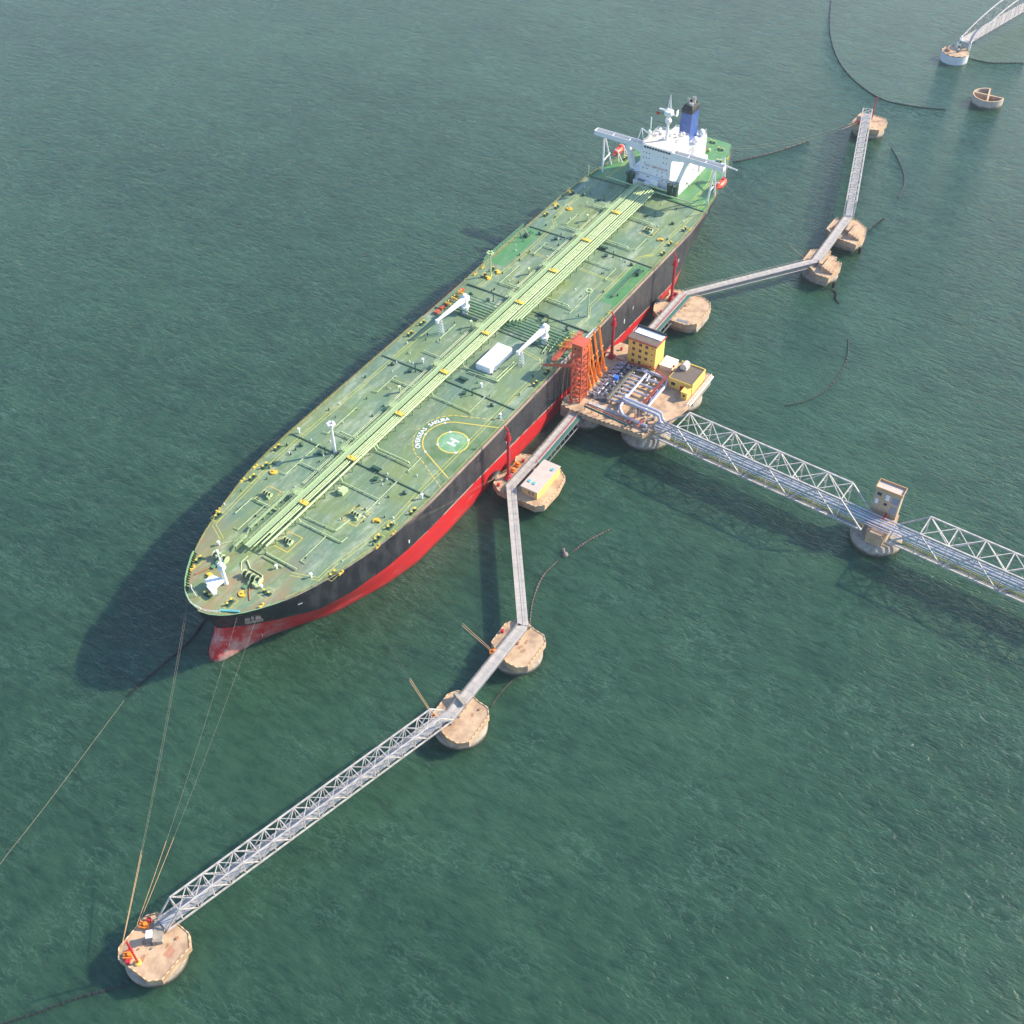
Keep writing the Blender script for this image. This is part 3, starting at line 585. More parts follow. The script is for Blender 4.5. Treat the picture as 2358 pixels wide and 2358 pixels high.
cr = MB(); cr.rail([(26, 3.7, ZP), (281, 3.7, ZP)], 1.15, .05, 1.6, 1); cr.rail([(26, 5.9, ZP), (281, 5.9, ZP)], 1.15, .05, 1.6, 1); cr.build('catwalk_railing', pipeg, ship)
x = 28
while x < 279:
    ps = MB()
    y0 = -4.9 if x > 166 else -.8
    ps.bx(x - .12, x + .12, y0, 6.1, ZP - .75, ZP - .5)
    for y in (y0 + .2, 2, 5.9): ps.bx(x - .12, x + .12, y - .12, y + .12, H - .1, ZP - .5)
    x += 4.8
    ps.build('pipe_rack_frame', midg, ship)
for x in (53, 77.5, 104, 131, 158, 181, 206, 232, 257):       # cross-over platforms beside the catwalk
    m_ = MB(); m_.bx(x - 1.6, x + 1.6, 6.0, 8.0, ZP - .1, ZP); m_.rail([(x - 1.6, 6.1, ZP), (x - 1.6, 8, ZP), (x + 1.6, 8, ZP), (x + 1.6, 6.1, ZP)], 1.1, .05, 1)
    for q in (-1.4, 1.4): m_.bx(x + q - .08, x + q + .08, 7.8, 8, H - .1, ZP)
    m_.build('catwalk_platform', catg, ship)
    if x > 100 or x < 60 or 1:
        n_ = MB(); n_.bx(x - 4.2, x - 2.6, .2 if x < 166 else -.6, 3.2, ZP + .5, ZP + .65)
        for q in (-4.1, -2.7): n_.bar((x + q, 3.2, ZP + .6), (x + q, 1, ZP + 1.5), .07); n_.bx(x + q - .07, x + q + .07, .3, .45, ZP - .4, ZP + .6)
        n_.build('yellow_step_over', yel, ship)
for y, x0, x1, r, m__ in ((9.3, 58, 274, .09, pipeg), (9.9, 58, 274, .09, pipeg), (-7.2, 60, 158, .07, midg), (8.4, 40, 270, .1, midg)):
    MB().bar((x0, y, H + .65), (x1, y, H + .65), r, 6).build('deck_pipe', m__, ship)
# narrow raised side walkways near the bow
for a, b, y in ((33, 52, 9.6), (24.5, 30, 8.2)):
    m_ = MB(); m_.bx(a, b, y, y + 1, H + 1.6, H + 1.7); m_.rail([(a, y, H + 1.7), (b, y, H + 1.7)], 1, .05, 1.8); m_.rail([(a, y + 1, H + 1.7), (b, y + 1, H + 1.7)], 1, .05, 1.8)
    for k in range(int((b - a) / 3) + 1): m_.bx(a + k * 3, a + k * 3 + .12, y, y + 1, H, H + 1.6)
    m_.obx(((a + b) / 2, y + .5), 0, .01, .01, H, H + .1); m_.bar((a, y + .5, H + 1.6), (a - 2.4, y + .5, H + .1), .3); m_.build('side_walkway', catg, ship)
# manifold: transverse cargo lines amidships
for i, x in enumerate((163.2, 164.8, 166.4, 168.0, 169.6, 171.2, 172.8)):
    m_ = MB(); e = 25.2 if i % 2 else 24
    m_.pipe([(x, -e, H + 1.7), (x, -.5, H + 1.7)], .3 if i in (1, 2, 3, 4) else .2, 8); m_.build('manifold_pipe', midg, ship)
    m_ = MB(); m_.pipe([(x, 8, H + 1.7), (x, 23.5, H + 1.7)], .3 if i in (1, 2, 3, 4) else .2, 8); m_.build('manifold_pipe', midg, ship)
for sgn in (1, -1):
    for i, x in enumerate((164, 166, 168, 170, 172.4)):
        m_ = MB(); m_.pipe([(x, sgn * 24, H + 1.7), (x, sgn * 26.4, H + 1.7)], .34, 8); m_.bar((x, sgn * 25.2, H + 1.7), (x, sgn * 25.2, H + 3), .1); m_.bar((x, sgn * 26.2, H + 1.7), (x, sgn * 26.5, H + 1.7), .5, 10)
        m_.ball((x, sgn * 25.2, H + 3.0), .35, 8, 5); m_.build('manifold_valve', midg if i % 2 else yel, ship)
    m_ = MB(); m_.bx(160, 176, min(sgn * 23, sgn * 23.6), max(sgn * 23, sgn * 23.6), H + .1, H + 1.1); m_.bx(161, 175, min(sgn * 27, sgn * 29.3), max(sgn * 27, sgn * 29.3), H + .3, H + .45); m_.build('manifold_tray', midg, ship)
for i in range(6): MB().bx(157.5 + i * 3.3, 159.7 + i * 3.3, 26.0, 27.6, H + .1, H + 1.0).build('orange_drip_box', mat('orange_red_box', (0.45, 0.09, 0.04), 0.6), ship)
m_ = MB(); m_.rail([(156.5, 30.3, H), (178, 30.3, H)], 1.5, .12, 1.6, 1); m_.bx(156.5, 178, 30.1, 30.5, H - .3, H + .15); m_.build('hose_rail', sooty, ship)
m_ = MB(); m_.rail([(155, -29.8, H), (181, -29.8, H)], 1.3, .1, 1.6, 1); m_.build('hose_rail', white, ship)
for x, y, L_ in ((158, -20.5, 10), (160.2, -22.3, 10.5)):
    MB().pipe([(x, y, H + .6), (x + L_, y + 1, H + 1.2)], .16, 6).build('derrick_tube', pipeg, ship)
# deck cranes
for sgn in (1, -1):
    cr_ = MB(); y = sgn * 17.7
    cr_.lathe((164.5, y), [(1.25, H), (1.25, H + 3.2), (1.0, H + 3.3), (1.0, H + 6)], 16); cr_.lathe((164.5, y), [(1.7, H + 3.0), (1.7, H + 3.2)], 16)
    po = cr_.build('deck_crane', white, ship, smooth=True)
    cb = MB(); cb.bx(163.4, 166.0, y - 1.1, y + 1.1, H + 5.2, H + 7.4); cb.bx(163.8, 165.2, y - .5, y + .5, H + 7.4, H + 8.4); cb.build('crane_house', white, po)
    jb = MB(); a, b = Vector((163.6, y, H + 6.6)), Vector((147, y + .6, H + 6.9))
    jb.add([(a.x, a.y - .9, a.z - .9), (a.x, a.y + .9, a.z - .9), (a.x, a.y + .9, a.z + .7), (a.x, a.y - .9, a.z + .7), (b.x, b.y - .35, b.z - .3), (b.x, b.y + .35, b.z - .3), (b.x, b.y + .35, b.z + .25), (b.x, b.y - .35, b.z + .25)], [(0, 1, 2, 3), (4, 7, 6, 5), (0, 4, 5, 1), (1, 5, 6, 2), (2, 6, 7, 3), (3, 7, 4, 0)])
    jb.bx(146.6, 147.4, y, y + 1.2, H + 5.8, H + 7.2); jb.build('crane_jib', white, po)
    rs = MB()
    for dx in (-.9, .9):
        for dy in (-.9, .9): rs.bar((148.6 + dx, y + dy, H), (148.6 + dx * .4, y + dy * .4, H + 6.3), .13)
    for k in range(5):
        f0, f1 = 1 - k * .12, 1 - (k + 1) * .12; z0, z1 = H + k * 1.25, H + (k + 1) * 1.25
        for c0, c1 in (((-1, -1), (1, -1)), ((1, -1), (1, 1)), ((1, 1), (-1, 1)), ((-1, 1), (-1, -1))): rs.bar((148.6 + c0[0] * .9 * f0, y + c0[1] * .9 * f0, z0), (148.6 + c1[0] * .9 * f1, y + c1[1] * .9 * f1, z1), .07)
    rs.build('jib_rest', white, po)
# white box house, slightly raised
m_ = MB(); m_.bx(137.7, 152.4, -11.2, -5.0, H - .1, H + 2.8); m_.bx(137.9, 152.2, -11.0, -5.2, H + 2.8, H + 2.95); m_.build('white_deck_house', white, ship)
# lamp masts
def lamp_mast(x, y, top, m, r=.4):
    a = MB(); a.lathe((x, y), [(r * 1.5, H), (r, H + .5), (r * .75, top - .9)], 10); a.lathe((x, y), [(.3, top - 1), (1.1, top - .9), (1.1, top - .75)], 10)
    for k in range(6):
        t = k * PI / 3; a.bx(x + math.cos(t) * 1.05 - .35, x + math.cos(t) * 1.05 + .35, y + math.sin(t) * 1.05 - .35, y + math.sin(t) * 1.05 + .35, top - .75, top)
    a.build('lamp_mast', m, ship)
lamp_mast(75.6, 10.3, 34.8, white, .55); lamp_mast(190.3, 23.1, 32.4, pipeg, .38); lamp_mast(187.2, -23.1, 33.6, pipeg, .38)
# foremast with breakwater-like white shelter
fm = MB(); fm.lathe((11.9, .9), [(.75, H + .8), (.6, H + 4), (.5, H + 8.5)], 12); fm.lathe((11.9, .9), [(1.3, H + 8.3), (1.3, H + 8.5)], 12); fm.lathe((11.9, .9), [(.28, H + 8.5), (.2, H + 14.8)], 8)
fm.bx(11.2, 12.6, -.1, 1.9, H + 8.5, H + 10); fm.ball((12.3, 1.6, H + 14.8), .5, 8, 5); fm.bar((11.9, -.6, H + 13), (11.9, 2.4, H + 13), .1)
for k in range(10): fm.bx(11.1, 11.2, .6, 1.2, H + 1.2 + k * .7, H + 1.3 + k * .7)
fm.build('foremast', white, ship)
bkw = MB(); P_ = [(10.9, 0.3, 22.60), (10.9, 2.2, 24.80), (8.2, 2.3, 24.80), (6.9, 1.3, 24.80), (7.5, -1.1, 24.80)]
bkw.prism([(11.2, 1.6), (10.8, 4.8), (8.0, 5.2), (7.2, 3.6), (7.6, .4), (10.9, .1)], H + 3.4, H + 3.9); bkw.prism([(7.2, 3.6), (7.6, .4), (6.1, -1.4), (5.3, -.8), (6.5, 3.0)], H + 3.4, H + 3.75)
bkw.bar((8.4, 4.4, H + .8), (8.4, 4.4, H + 3.4), .2); bkw.bar((10.4, 4.0, H + .8), (10.4, 4.0, H + 3.4), .2); bkw.bar((8, 1.0, H + .8), (8, 1.0, H + 3.4), .2); bkw.build('white_mast_platform', white, ship)
# windlasses, winches
def winch(x, y, n, yaw=0, big=1.0, bedm=None, zz=None):
    z = zz if zz is not None else H; ca, sa = math.cos(yaw), math.sin(yaw)
    P = lambda a, b, c: (x + a * ca - b * sa, y + a * sa + b * ca, z + c)
    m_ = MB(); r = .75 * big; L = 1.1 * big
    w0 = -(n - 1) * L / 2
    for k in range(n):
        c = w0 + k * L; m_.bar(P(0, c - L * .32, r + .35), P(0, c + L * .32, r + .35), r * .72, 12)
    o = m_.build('winch', sooty, ship)
    f = MB()
    for k in range(n + 1):
        c = w0 - L / 2 + k * L; f.bar(P(0, c - .05, r + .35), P(0, c + .05, r + .35), r * 1.1, 14)
    f.obx((P(-1.0 * big, w0, 0)[0], P(-1.0 * big, w0, 0)[1]), yaw, .5 * big, .5 * big, z, z + 1.2 * big); f.bx(x, x + .01, y, y + .01, z, z + .02)
    g2 = MB(); g2.bx(0, 0, 0, 0, 0, 0) if 0 else None
    f.build('winch_flanges', pipeg, o); return o
for x, y in ((48, 15.9), (35.6, -3.2), (55.8, -13.9), (252.2, -15.2)):
    winch(x, y, 3, PI / 2 * 0, .95)
    bd = MB(); bd.strip([(x - 3.6, y - 2.7), (x + 3.6, y - 2.7), (x + 3.6, y + 2.7), (x - 3.6, y + 2.7), (x - 3.6, y - 2.7)], .22, zf(.03)); bd.build('winch_box_line', yel, ship)
wm = [(18.6, 9.0, 3), (17.6, -4.6, 4)]
for pts in ([(16.4, -4.8, H + 1.2), (13, -7.2, H + 1.25), (10.6, -9.6, H + 1.3)], [(17.0, 8.6, H + 1.2), (13, 9.8, H + 1.3), (9.6, 11.2, H + 1.4)]):
    MB().pipe(pts, .2, 5).build('anchor_chain', rust, ship)
for x, y, n in wm:
    o = winch(x, y, n, 0, 1.5, zz=H + .6)
    g_ = MB(); g_.bar((x - .3, y - .3, H + 2.0), (x + .3, y + .3, H + 2.0), .9, 12); g_.pipe([(x - 3.5, y - .4, H + .8), (x - 2.5, y - .4, H + 1.8), (x, y, H + 2)], .35, 8); g_.bx(x - 4.4, x - 3.2, y - .9, y + .3, H + .4, H + 1.6); g_.build('windlass_gear', midg, o)
# bollards, fairleads, small deck fittings
bol = []
for s_ in (1, -1): bol += [(32.4, 23.2 * s_, 0), (51.5, 25.6 * s_, 0), (57.9, 25.8 * s_, 0), (261, 27.2 * s_, 0), (248, 27 * s_, 0), (240.3, 27.8 * s_, 0), (67, 28.2 * s_, 0), (150, 27.5 * s_, 0), (142, 27.5 * s_, 0), (300, 22 * s_, 0), (320, 15 * s_, 1), (330, 11 * s_, 1)]
bol += [(5.3, 2, 1), (15.7, -11.7, 1), (14.7, 14.6, 0), (6.5, -5.5, 0), (188.5, 25.1, 0), (193.8, 24.7, 0), (334, -5, 1), (334, 5, 1)]
def bollard(x, y, k):
    m_ = MB(); z = dz(x, y); q = .9
    for s_ in (-1, 1):
        c = (x + (0 if k else q * s_), y + (q * s_ if k else 0)); m_.lathe(c, [(.34, z), (.34, z + 1.0), (.46, z + 1.0), (.46, z + 1.15)], 10)
    m_.bx(x - 1.5 + k * .8, x + 1.5 - k * .8, y - .7 - k * .8, y + .7 + k * .8, z, z + .15); o = m_.build('bollard', darkg, ship)
    for s_ in (-1, 1):
        c = (x + (0 if k else q * s_), y + (q * s_ if k else 0)); MB().lathe(c, [(.42, z + 1.16), (.40, z + 1.24)], 10).build('bollard_cap', yel, o)
    l_ = MB(); l_.strip([(x - 2.2, y - 1.4), (x + 2.2, y - 1.4), (x + 2.2, y + 1.4), (x - 2.2, y + 1.4), (x - 2.2, y - 1.4)], .16, zf(.03)); l_.build('bollard_box_line', yline, o)
for b in bol: bollard(*b)
fl = [(34.3, 25.4), (49, 28.2), (56.2, 29.0), (250, 29.6), (262.5, 29.6), (188, 29.4), (193.5, 29.4), (325, 17.4), (11, 14.2)]
for x, y in fl:
    for s_ in (1, -1):
        m_ = MB(); z = dz(x, y)
        for q in (-.7, .7): m_.lathe((x + q, s_ * (y - .5)), [(.24, z), (.24, z + .6), (.32, z + .62), (.26, z + .75)], 8)
        m_.bx(x - 1.1, x + 1.1, s_ * (y - .5) - .3, s_ * (y - .5) + .3, z, z + .15); m_.build('fairlead', yel, ship)
for x, y, a in ((11.3, 7.2, 200), (11.4, -6.2, 20), (57.4, 21.6, 90), (57.4, -20.9, -90), (249.7, 21.7, 90), (248.7, -22.4, -90), (188, 23, 200), (193.5, 22.0, 200)):
    m_ = MB(); z = dz(x, y); r = 1.25; n = 10   # pedestal roller with its open half-ring guard plate
    v0 = [(x, y, z + .5)] + [(x + r * math.cos(math.radians(a + 250 * k / n)), y + r * math.sin(math.radians(a + 250 * k / n)), z + .5) for k in range(n + 1)]
    m_.add(v0, [(0, k + 1, k + 2) for k in range(n)]); m_.add([(p[0], p[1], p[2] - .15) for p in v0], [(0, k + 2, k + 1) for k in range(n)])
    m_.add([v0[k + 1] for k in range(n + 1)] + [(v0[k + 1][0], v0[k + 1][1], z) for k in range(n + 1)], [(k, k + 1, n + 2 + k, n + 1 + k) for k in range(n)])
    m_.lathe((x, y), [(.35, z), (.35, z + .9)], 10); m_.build('roller_pedestal', mat('amber_paint', (0.80, 0.46, 0.04), .5), ship)
for x in (72.3, 123.9, 175.3, 226.3, 262.5):
    for y, t_ in ((-9.2, 0), (-12.0, 1), (-21, 2), (12.6, 1), (14.5, 0), (22.2, 2)):
        z = H; m_ = MB()
        if t_ == 2: m_.lathe((x, y), [(.75, z), (.75, z + .9), (.3, z + 1.2)], 10)
        elif t_ == 1: m_.lathe((x + 1, y), [(.6, z), (.18, z + .5), (.15, z + 2.6), (.35, z + 2.7), (.35, z + 3.0)], 8)
        else: m_.lathe((x, y), [(.7, z), (.7, z + .9), (.9, z + 1)], 10); m_.bx(x - .2, x + 1.4, y - .2, y + .2, z + .2, z + .6)
        m_.build('tank_hatch' if t_ != 1 else 'vent_post', darkg, ship)
for x, y in ((76.2, -6.5), (130, -4.6), (178, -8.4), (230.3, -5.5)):
    m_ = MB(); m_.bx(x - .6, x + .6, y - 1.6, y + 1.6, H + .6, H + 1.3); m_.ball((x, y - 2.1, H + 1.5), .4, 8, 5); m_.build('valve_box', darkg, ship)
for x, y in ((130.6, 13.4), (130.2, -12.4), (61.6, -2.8), (25, -7.5), (23, 14), (28, -18.5), (16.5, -9), (73.5, -27), (120, -27), (77, 27)):
    m_ = MB(); m_.lathe((x, y), [(.3, H), (.28, H + 1.6), (.55, H + 1.7), (.5, H + 2.1)], 8); m_.build('small_vent', white if x != 61.6 else pipeg, ship)
for x in (112.6, 158, 199.1, 245.6):
    m_ = MB(); m_.pipe([(x, 10.6, H), (x, 10.6, H + 2.9), (x - .9, 10.6, H + 3.2), (x - 1.3, 10.6, H + 2.5)], .42, 8); m_.build('gooseneck_vent', pipeg, ship)
rg = random.Random(3)
for k in range(95):
    x = rg.uniform(30, 274); y = rg.choice((-1, 1)) * rg.uniform(9, 27)
    if 82 < x < 119 and y < -6 or 160 < x < 176: continue
    q = rg.uniform(.16, .36); MB().lathe((x, y), [(q, H), (q, H + rg.uniform(.2, .8)), (q * .5, H + 1.0)], 6).build('deck_valve', darkg, ship)
for k in range(60):
    x = rg.uniform(30, 274); y = rg.choice((-1, 1)) * rg.uniform(9, 27)
    if 82 < x < 119 and y < -6 or 160 < x < 176: continue
    q = rg.uniform(.14, .26); MB().lathe((x, y), [(q, H), (q, H + rg.uniform(.4, .7)), (q * .6, H + .9)], 6).build('sounding_pipe', white, ship)
for x0, x1, s_ in ((202, 226, 1), (202, 226, -1)):       # accommodation ladders stowed on edge in the green areas
    m_ = MB()
    if s_ > 0: m_.rail([(197, 30.6, H + .3), (227, 30.6, H + .3)], 1.6, .16, 2.2, 1); m_.bx(197, 227, 30.1, 31.6, H - .4, H - .1)
    else: m_.bx(203, 226, -25.6, -24.6, H + .5, H + .7); m_.rail([(203, -25.6, H + .7), (226, -25.6, H + .7)], .9, .06, 1.5, 1); m_.rail([(203, -24.6, H + .7), (226, -24.6, H + .7)], .9, .06, 1.5, 1)
    m_.build('accommodation_ladder', midg, ship)
    m_ = MB(); xx = 221; m_.bx(xx, xx + 2.4, s_ * 26 - .9, s_ * 26 + .9, H, H + 1.4); m_.bar((xx - 3, s_ * 25, H), (xx - 3, s_ * 27, H + 4), .2); m_.bar((xx + 1, s_ * 25, H + 1), (xx + 1, s_ * 27, H + 3), .25); m_.build('ladder_winch', darkg, ship)
# ---- superstructure ----
sp = MB(); sp.bx(284, 300, -7.9, 6.9, H + 5.6, 40.6); sp.bx(284, 302, -12.6, 11.2, H - .1, H + 5.8); sup_o = sp.build('superstructure', white, ship)
rf = MB(); rf.bx(284.3, 300.2, -7.7, 6.7, 40.6, 40.75); rf.build('bridge_roof', offwhite, sup_o)
rr = MB(); rr.rail([(285, 6.7, 40.7), (300, 6.7, 40.7), (300, -7.6, 40.7), (285, -7.6, 40.7)], 1.1, .06, 1.5, 1)
for k in range(14): a_, b_ = rg.uniform(291, 299.5), rg.uniform(-7, 6.3); rr.bx(a_, a_ + rg.uniform(.3, 1.2), b_, b_ + rg.uniform(.3, 1.2), 40.7, 40.9 + rg.uniform(.3, 1.3))
rr.build('roof_railing', white, sup_o)
for i in range(10):
    y = 5.5 - i * 1.28; MB().bx(283.93, 284.1, y - 1.0, y, 39.35, 40.2).build('bridge_window', glass, sup_o)
grid = [(5.4, 37.2), (4.1, 37.2), (2.6, 37.2), (5.3, 34.9), (4.0, 34.9), (2.6, 34.9), (-4.2, 37.2), (-5.6, 37.2), (-4.2, 34.8), (-5.6, 34.8), (4.6, 32.5), (-6.1, 32), (5.2, 30.0), (3.2, 30), (-1.8, 30.4), (-4, 30.2), (-6.4, 30.1), (-1.7, 28.4), (-4.2, 28.4), (7.3, 26.3), (3.2, 26.4), (2.6, 26.4), (2.0, 26.4), (-6.4, 26.5), (-10.2, 25.2), (-4.5, 26.6), (-2.2, 26.4), (9.4, 24.6), (-8.2, 24.4)]
ph = [MB().bx(283.94, 284.06, y - .2, y + .2, z - .22, z + .22) for y, z in grid]
for q in ph: q.build('porthole', glass, sup_o)
for z in (24, 30, 33.5, 37):
    for x in (288, 291, 294, 297):
        MB().bx(x, x + .6, -7.96 if z > 27.3 else -12.66, -7.8 if z > 27.3 else -12.5, z, z + .6).build('porthole', glass, sup_o)
sideb = MB()
for z in (30.2, 32.9, 35.6): sideb.bx(293, 301, -9.0, -7.9, z, z + .12); sideb.rail([(293, -9, z), (301, -9, z)], 1, .05, 1.5)
for z in (24.3,): sideb.bx(292, 302, -14.2, -12.6, z, z + .12); sideb.rail([(292, -14.2, z), (302, -14.2, z)], 1, .05, 1.5)
for k in range(3): sideb.bar((294 + k * 2, -13.2, 22 + k * 2.7), (300, -8.6, 24.3 + k * 2.9), .3)
sideb.build('side_stairs_and_galleries', white, sup_o)
v_, f_ = text_mesh('NO SMOKING', 1.5, 1.15); m_ = MB(); m_.add([(283.93, -1.0 - v.x, 31.6 + v.y) for v in v_], f_); m_.build('no_smoking_lettering', letterr, sup_o)
vh = MB(); vh.bx(281.2, 284, .2, 8.2, H, H + 3.0); vh.bx(282, 284, -3.2, .2, H + 2, H + 5.2); vh.build('front_vent_house', white, ship)
MB().bx(281.5, 283.6, 3.2, 6.6, H + 3.0, H + 3.06).build('vent_house_hatch', steeld, ship)
for y in (10.8, 9.0, -9.2, -12): 
    m_ = MB(); m_.lathe((282.0, y), [(.95, H), (.95, H + 4.2), (1.3, H + 4.3), (1.3, H + 5.6)], 12); m_.build('mushroom_vent', darkg, ship)
m_ = MB(); m_.pipe([(281.2, 4, H + 2.4), (281.2, -8.5, H + 2.4)], .4, 8); m_.pipe([(279.8, -2, H + 1.2), (280, -21, H + 1.2), (280.4, -22.5, H + 1.6)], .35, 8); m_.pipe([(279.8, 8, H + 1.2), (280, 21, H + 1.2)], .3, 8); m_.build('deck_pipe', pipeg, ship)
for s_ in (1, -1):
    yo = -.6
    f = lambda y: yo + s_ * y
    w = MB(); ya, yb = sorted((f(7.3), f(30.8)))
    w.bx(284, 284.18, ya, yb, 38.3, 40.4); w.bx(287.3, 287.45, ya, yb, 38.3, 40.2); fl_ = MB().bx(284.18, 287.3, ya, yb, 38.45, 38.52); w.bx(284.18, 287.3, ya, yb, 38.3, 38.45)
    te = f(30.8); w.bx(284, 287.45, min(te, te - s_ * .18), max(te, te - s_ * .18), 38.5, 40.2)
    for y in (14, 22): w.bx(284.18, 287.3, min(f(y), f(y + .25)), max(f(y), f(y + .25)), 39.6, 39.9)
    w.add([(284.02, f(7.3), 38.3), (284.02, f(16), 38.3), (284.02, f(7.3), 36.6), (284.3, f(7.3), 38.3), (284.3, f(16), 38.3), (284.3, f(7.3), 36.6)], [(0, 1, 2), (3, 5, 4), (0, 3, 4, 1), (1, 4, 5, 2), (2, 5, 3, 0)])
    wo = w.build('bridge_wing', white, sup_o); fl_.build('wing_deck', mat('shade_dark_wing_deck', (.05, .065, .06), .7), wo)  # wing floor colour darkened to carry the shade of the rear wall
    # slanting buttress carrying the wing, with window-like openings
    b_ = MB()
    def slab(x0, x1, ps):
        n = len(ps); vs = [(x0, f(p[0]), p[1]) for p in ps] + [(x1, f(p[0]), p[1]) for p in ps]
        b_.add(vs, [tuple(range(n)), tuple(range(n, 2 * n))[::-1]] + [(i, (i + 1) % n, n + (i + 1) % n, n + i) for i in range(n)])
    slab(284.0, 284.25, [(10.0, 27.2), (11.8, 27.2), (15.2, 38.4), (13.4, 38.4)])
    slab(284.25, 288.5, [(11.5, 27.2), (11.8, 27.2), (15.2, 38.4), (14.9, 38.4)])
    slab(284.25, 284.6, [(7.3, 37.4), (15, 37.4), (15, 38.3), (7.3, 38.3)])
    slab(284, 288.6, [(7.3, 27.2), (12, 27.2), (12, 27.7), (7.3, 27.7)])
    b_.build('wing_buttress', white, wo)
    a_ = MB(); yb_ = f(25.6); 
    a_.bar((285.6, f(26.5), 38.3), (284.4, yb_, H), .42, 8); a_.bar((286.2, f(26.5), 38.3), (292.2, yb_, H), .36, 8); a_.bar((284.8, yb_, H + 5.5), (290.4, yb_, H + 6.5), .25, 6); a_.build('wing_leg', white, wo)
ms = MB(); mx_, my_ = 292.4, -.8
ms.lathe((mx_, my_), [(.75, 40.6), (.55, 46), (.5, 52)], 10); ms.lathe((mx_, my_), [(1.1, 48.4), (1.5, 49.6), (1.2, 50.4)], 10); ms.lathe((mx_, my_), [(1.9, 52), (2.2, 52.6), (2.0, 54)], 8)
for dx, dy in ((-.7, -.7), (.7, -.7), (0, .8)): ms.bar((mx_ + dx, my_ + dy, 54), (mx_, my_, 61), .13)
for k in range(5): z = 54 + k * 1.2; q = .7 * (1 - k / 5.8); ms.bar((mx_ - q, my_ - q, z), (mx_ + q, my_ - q, z + 1.2), .08); ms.bar((mx_ + q, my_ - q, z), (mx_, my_ + q, z + 1.2), .08)
ms.bx(mx_ - .2, mx_ + .2, my_ - 4.0, my_ - 1.6, 52.4, 52.7); ms.bx(mx_ - 1, mx_ + 1, my_ - 3.9, my_ - 3.7, 52.7, 55.0); ms.bx(mx_ - .3, mx_ + .3, my_ + 1, my_ + 4.6, 53.4, 54)
ms.build('radar_mast', white, sup_o)
fg_ = MB(); fg_.quad((291.6, 3.2, 51.4), (291.6, 4.7, 51.3), (291.7, 4.7, 52.5), (291.6, 3.2, 52.5)); fg_.quad((291.64, 3.2, 51.4), (291.64, 4.7, 51.3), (291.74, 4.7, 52.5), (291.64, 3.2, 52.5)); fg_.build('red_flag', red, sup_o)
cs = MB(); cs.bx(305.5, 318, -8.6, 7.2, H - .1, 33.6); cs.bx(305.7, 313, -12.2, -8.6, H - .1, 27.4); cs.bx(302, 305.5, -4, 3.4, H + 5.8, 31.5); cs.rail([(305.6, -8.5, 33.6), (317.9, -8.5, 33.6), (317.9, 7.1, 33.6)], 1, .06, 1.5); cs.build('engine_casing', white, ship)
fu = MB(); fu.prism([(307.6, -4.6), (315.6, -4.6), (315.6, .6), (307.6, .6)], 33.6, 46.2, [(308.2, -4.5), (315.4, -4.5), (315.4, .5), (308.2, .5)]); fo = fu.build('funnel', blue, ship)
ft = MB(); 
base = [(308.2, -4.5), (315.4, -4.5), (315.4, .5), (308.2, .5)]; inn = [(309, -3.8), (314.6, -3.8), (314.6, -.2), (309, -.2)]
ft.prism(base, 46.2, 48.2); n = 4
ft.add([(p[0], p[1], 48.2) for p in base] + [(p[0], p[1], 49.6) for p in inn] , [(i, (i + 1) % 4, 4 + (i + 1) % 4, 4 + i) for i in range(4)]); ft.build('funnel_top', sooty, fo)
for x, y, h, r in ((311, -1.0, 51.8, .6), (312.6, -2.9, 52.2, .75), (310, -2.9, 50.6, .9)): MB().lathe((x, y), [(r, 47.8), (r, h), (r * .7, h + .05), (r * .7, h - .3)], 10).build('exhaust_pipe', steel, fo)
for x, y, z, r in ((303.6, 2.6, 36.0, 1.3), (316.2, -6.6, 35.2, 1.5), (308.6, -7.2, 35.0, 1.6), (289, 6, 44, .9), (299, -5.5, 42, .7)):
    m_ = MB(); m_.ball((x, y, z), r, 12, 8, 1.1); m_.bar((x, y, z - r * 2.2), (x, y, z - r * .6), r * .45, 8); m_.build('radome', white, ship)
x, y = 306.5, -23.0
m_ = MB(); m_.bar((x - 1.2, y, H), (x, y, H + 10.5), .28, 6); m_.bar((x + 1.2, y, H), (x, y, H + 10.5), .28, 6); m_.bar((x, y - 1.2, H), (x, y, H + 10.5), .28, 6); m_.bx(x - 1.4, x + .6, y - .5, y + 1.6, H + 5.2, H + 7.6); m_.bar((306, -21.6, H + 7.4), (302.6, -30.8, H + 8.8), .5, 6, .25); m_.bar((x, y, H + 10.2), (x - 6, y + 9, H + 8.4), .1); m_.build('provision_crane', white, ship)
m_ = MB(); m_.lathe((297.5, 9.6), [(.3, 40.7), (.25, 46)], 8); m_.bar((286, 10, 39.9), (288, 9.2, 45.3), .2); m_.bar((288, 9.2, 45.3), (291, 4.6, 40.8), .2); m_.bar((286.5, 7.2, 40.6), (288, 9.2, 45.3), .15); m_.build('signal_post', white, sup_o)
# stern: winches, yellow gear
winch(326, 3, 3, PI / 2, 1.3); winch(325, -6, 3, PI / 2, 1.1)
m_ = MB(); m_.bx(319, 323, 1.5, 4.5, H, H + 1.2); m_.build('stern_hatch', rust, ship)
m_ = MB(); m_.lathe((334, -1), [(.25, H), (.2, H + 6)], 8); m_.build('ensign_staff', white, ship)
m_ = MB(); m_.bar((277.5, -29.4, H), (277.5, -29.4, H + 6), .22, 6); m_.build('side_post', pipeg, ship)
m_ = MB(); m_.bar((277.8, 28.6, H), (277.8, 28.6, H + 5.5), .22, 6); m_.build('side_post', pipeg, ship)
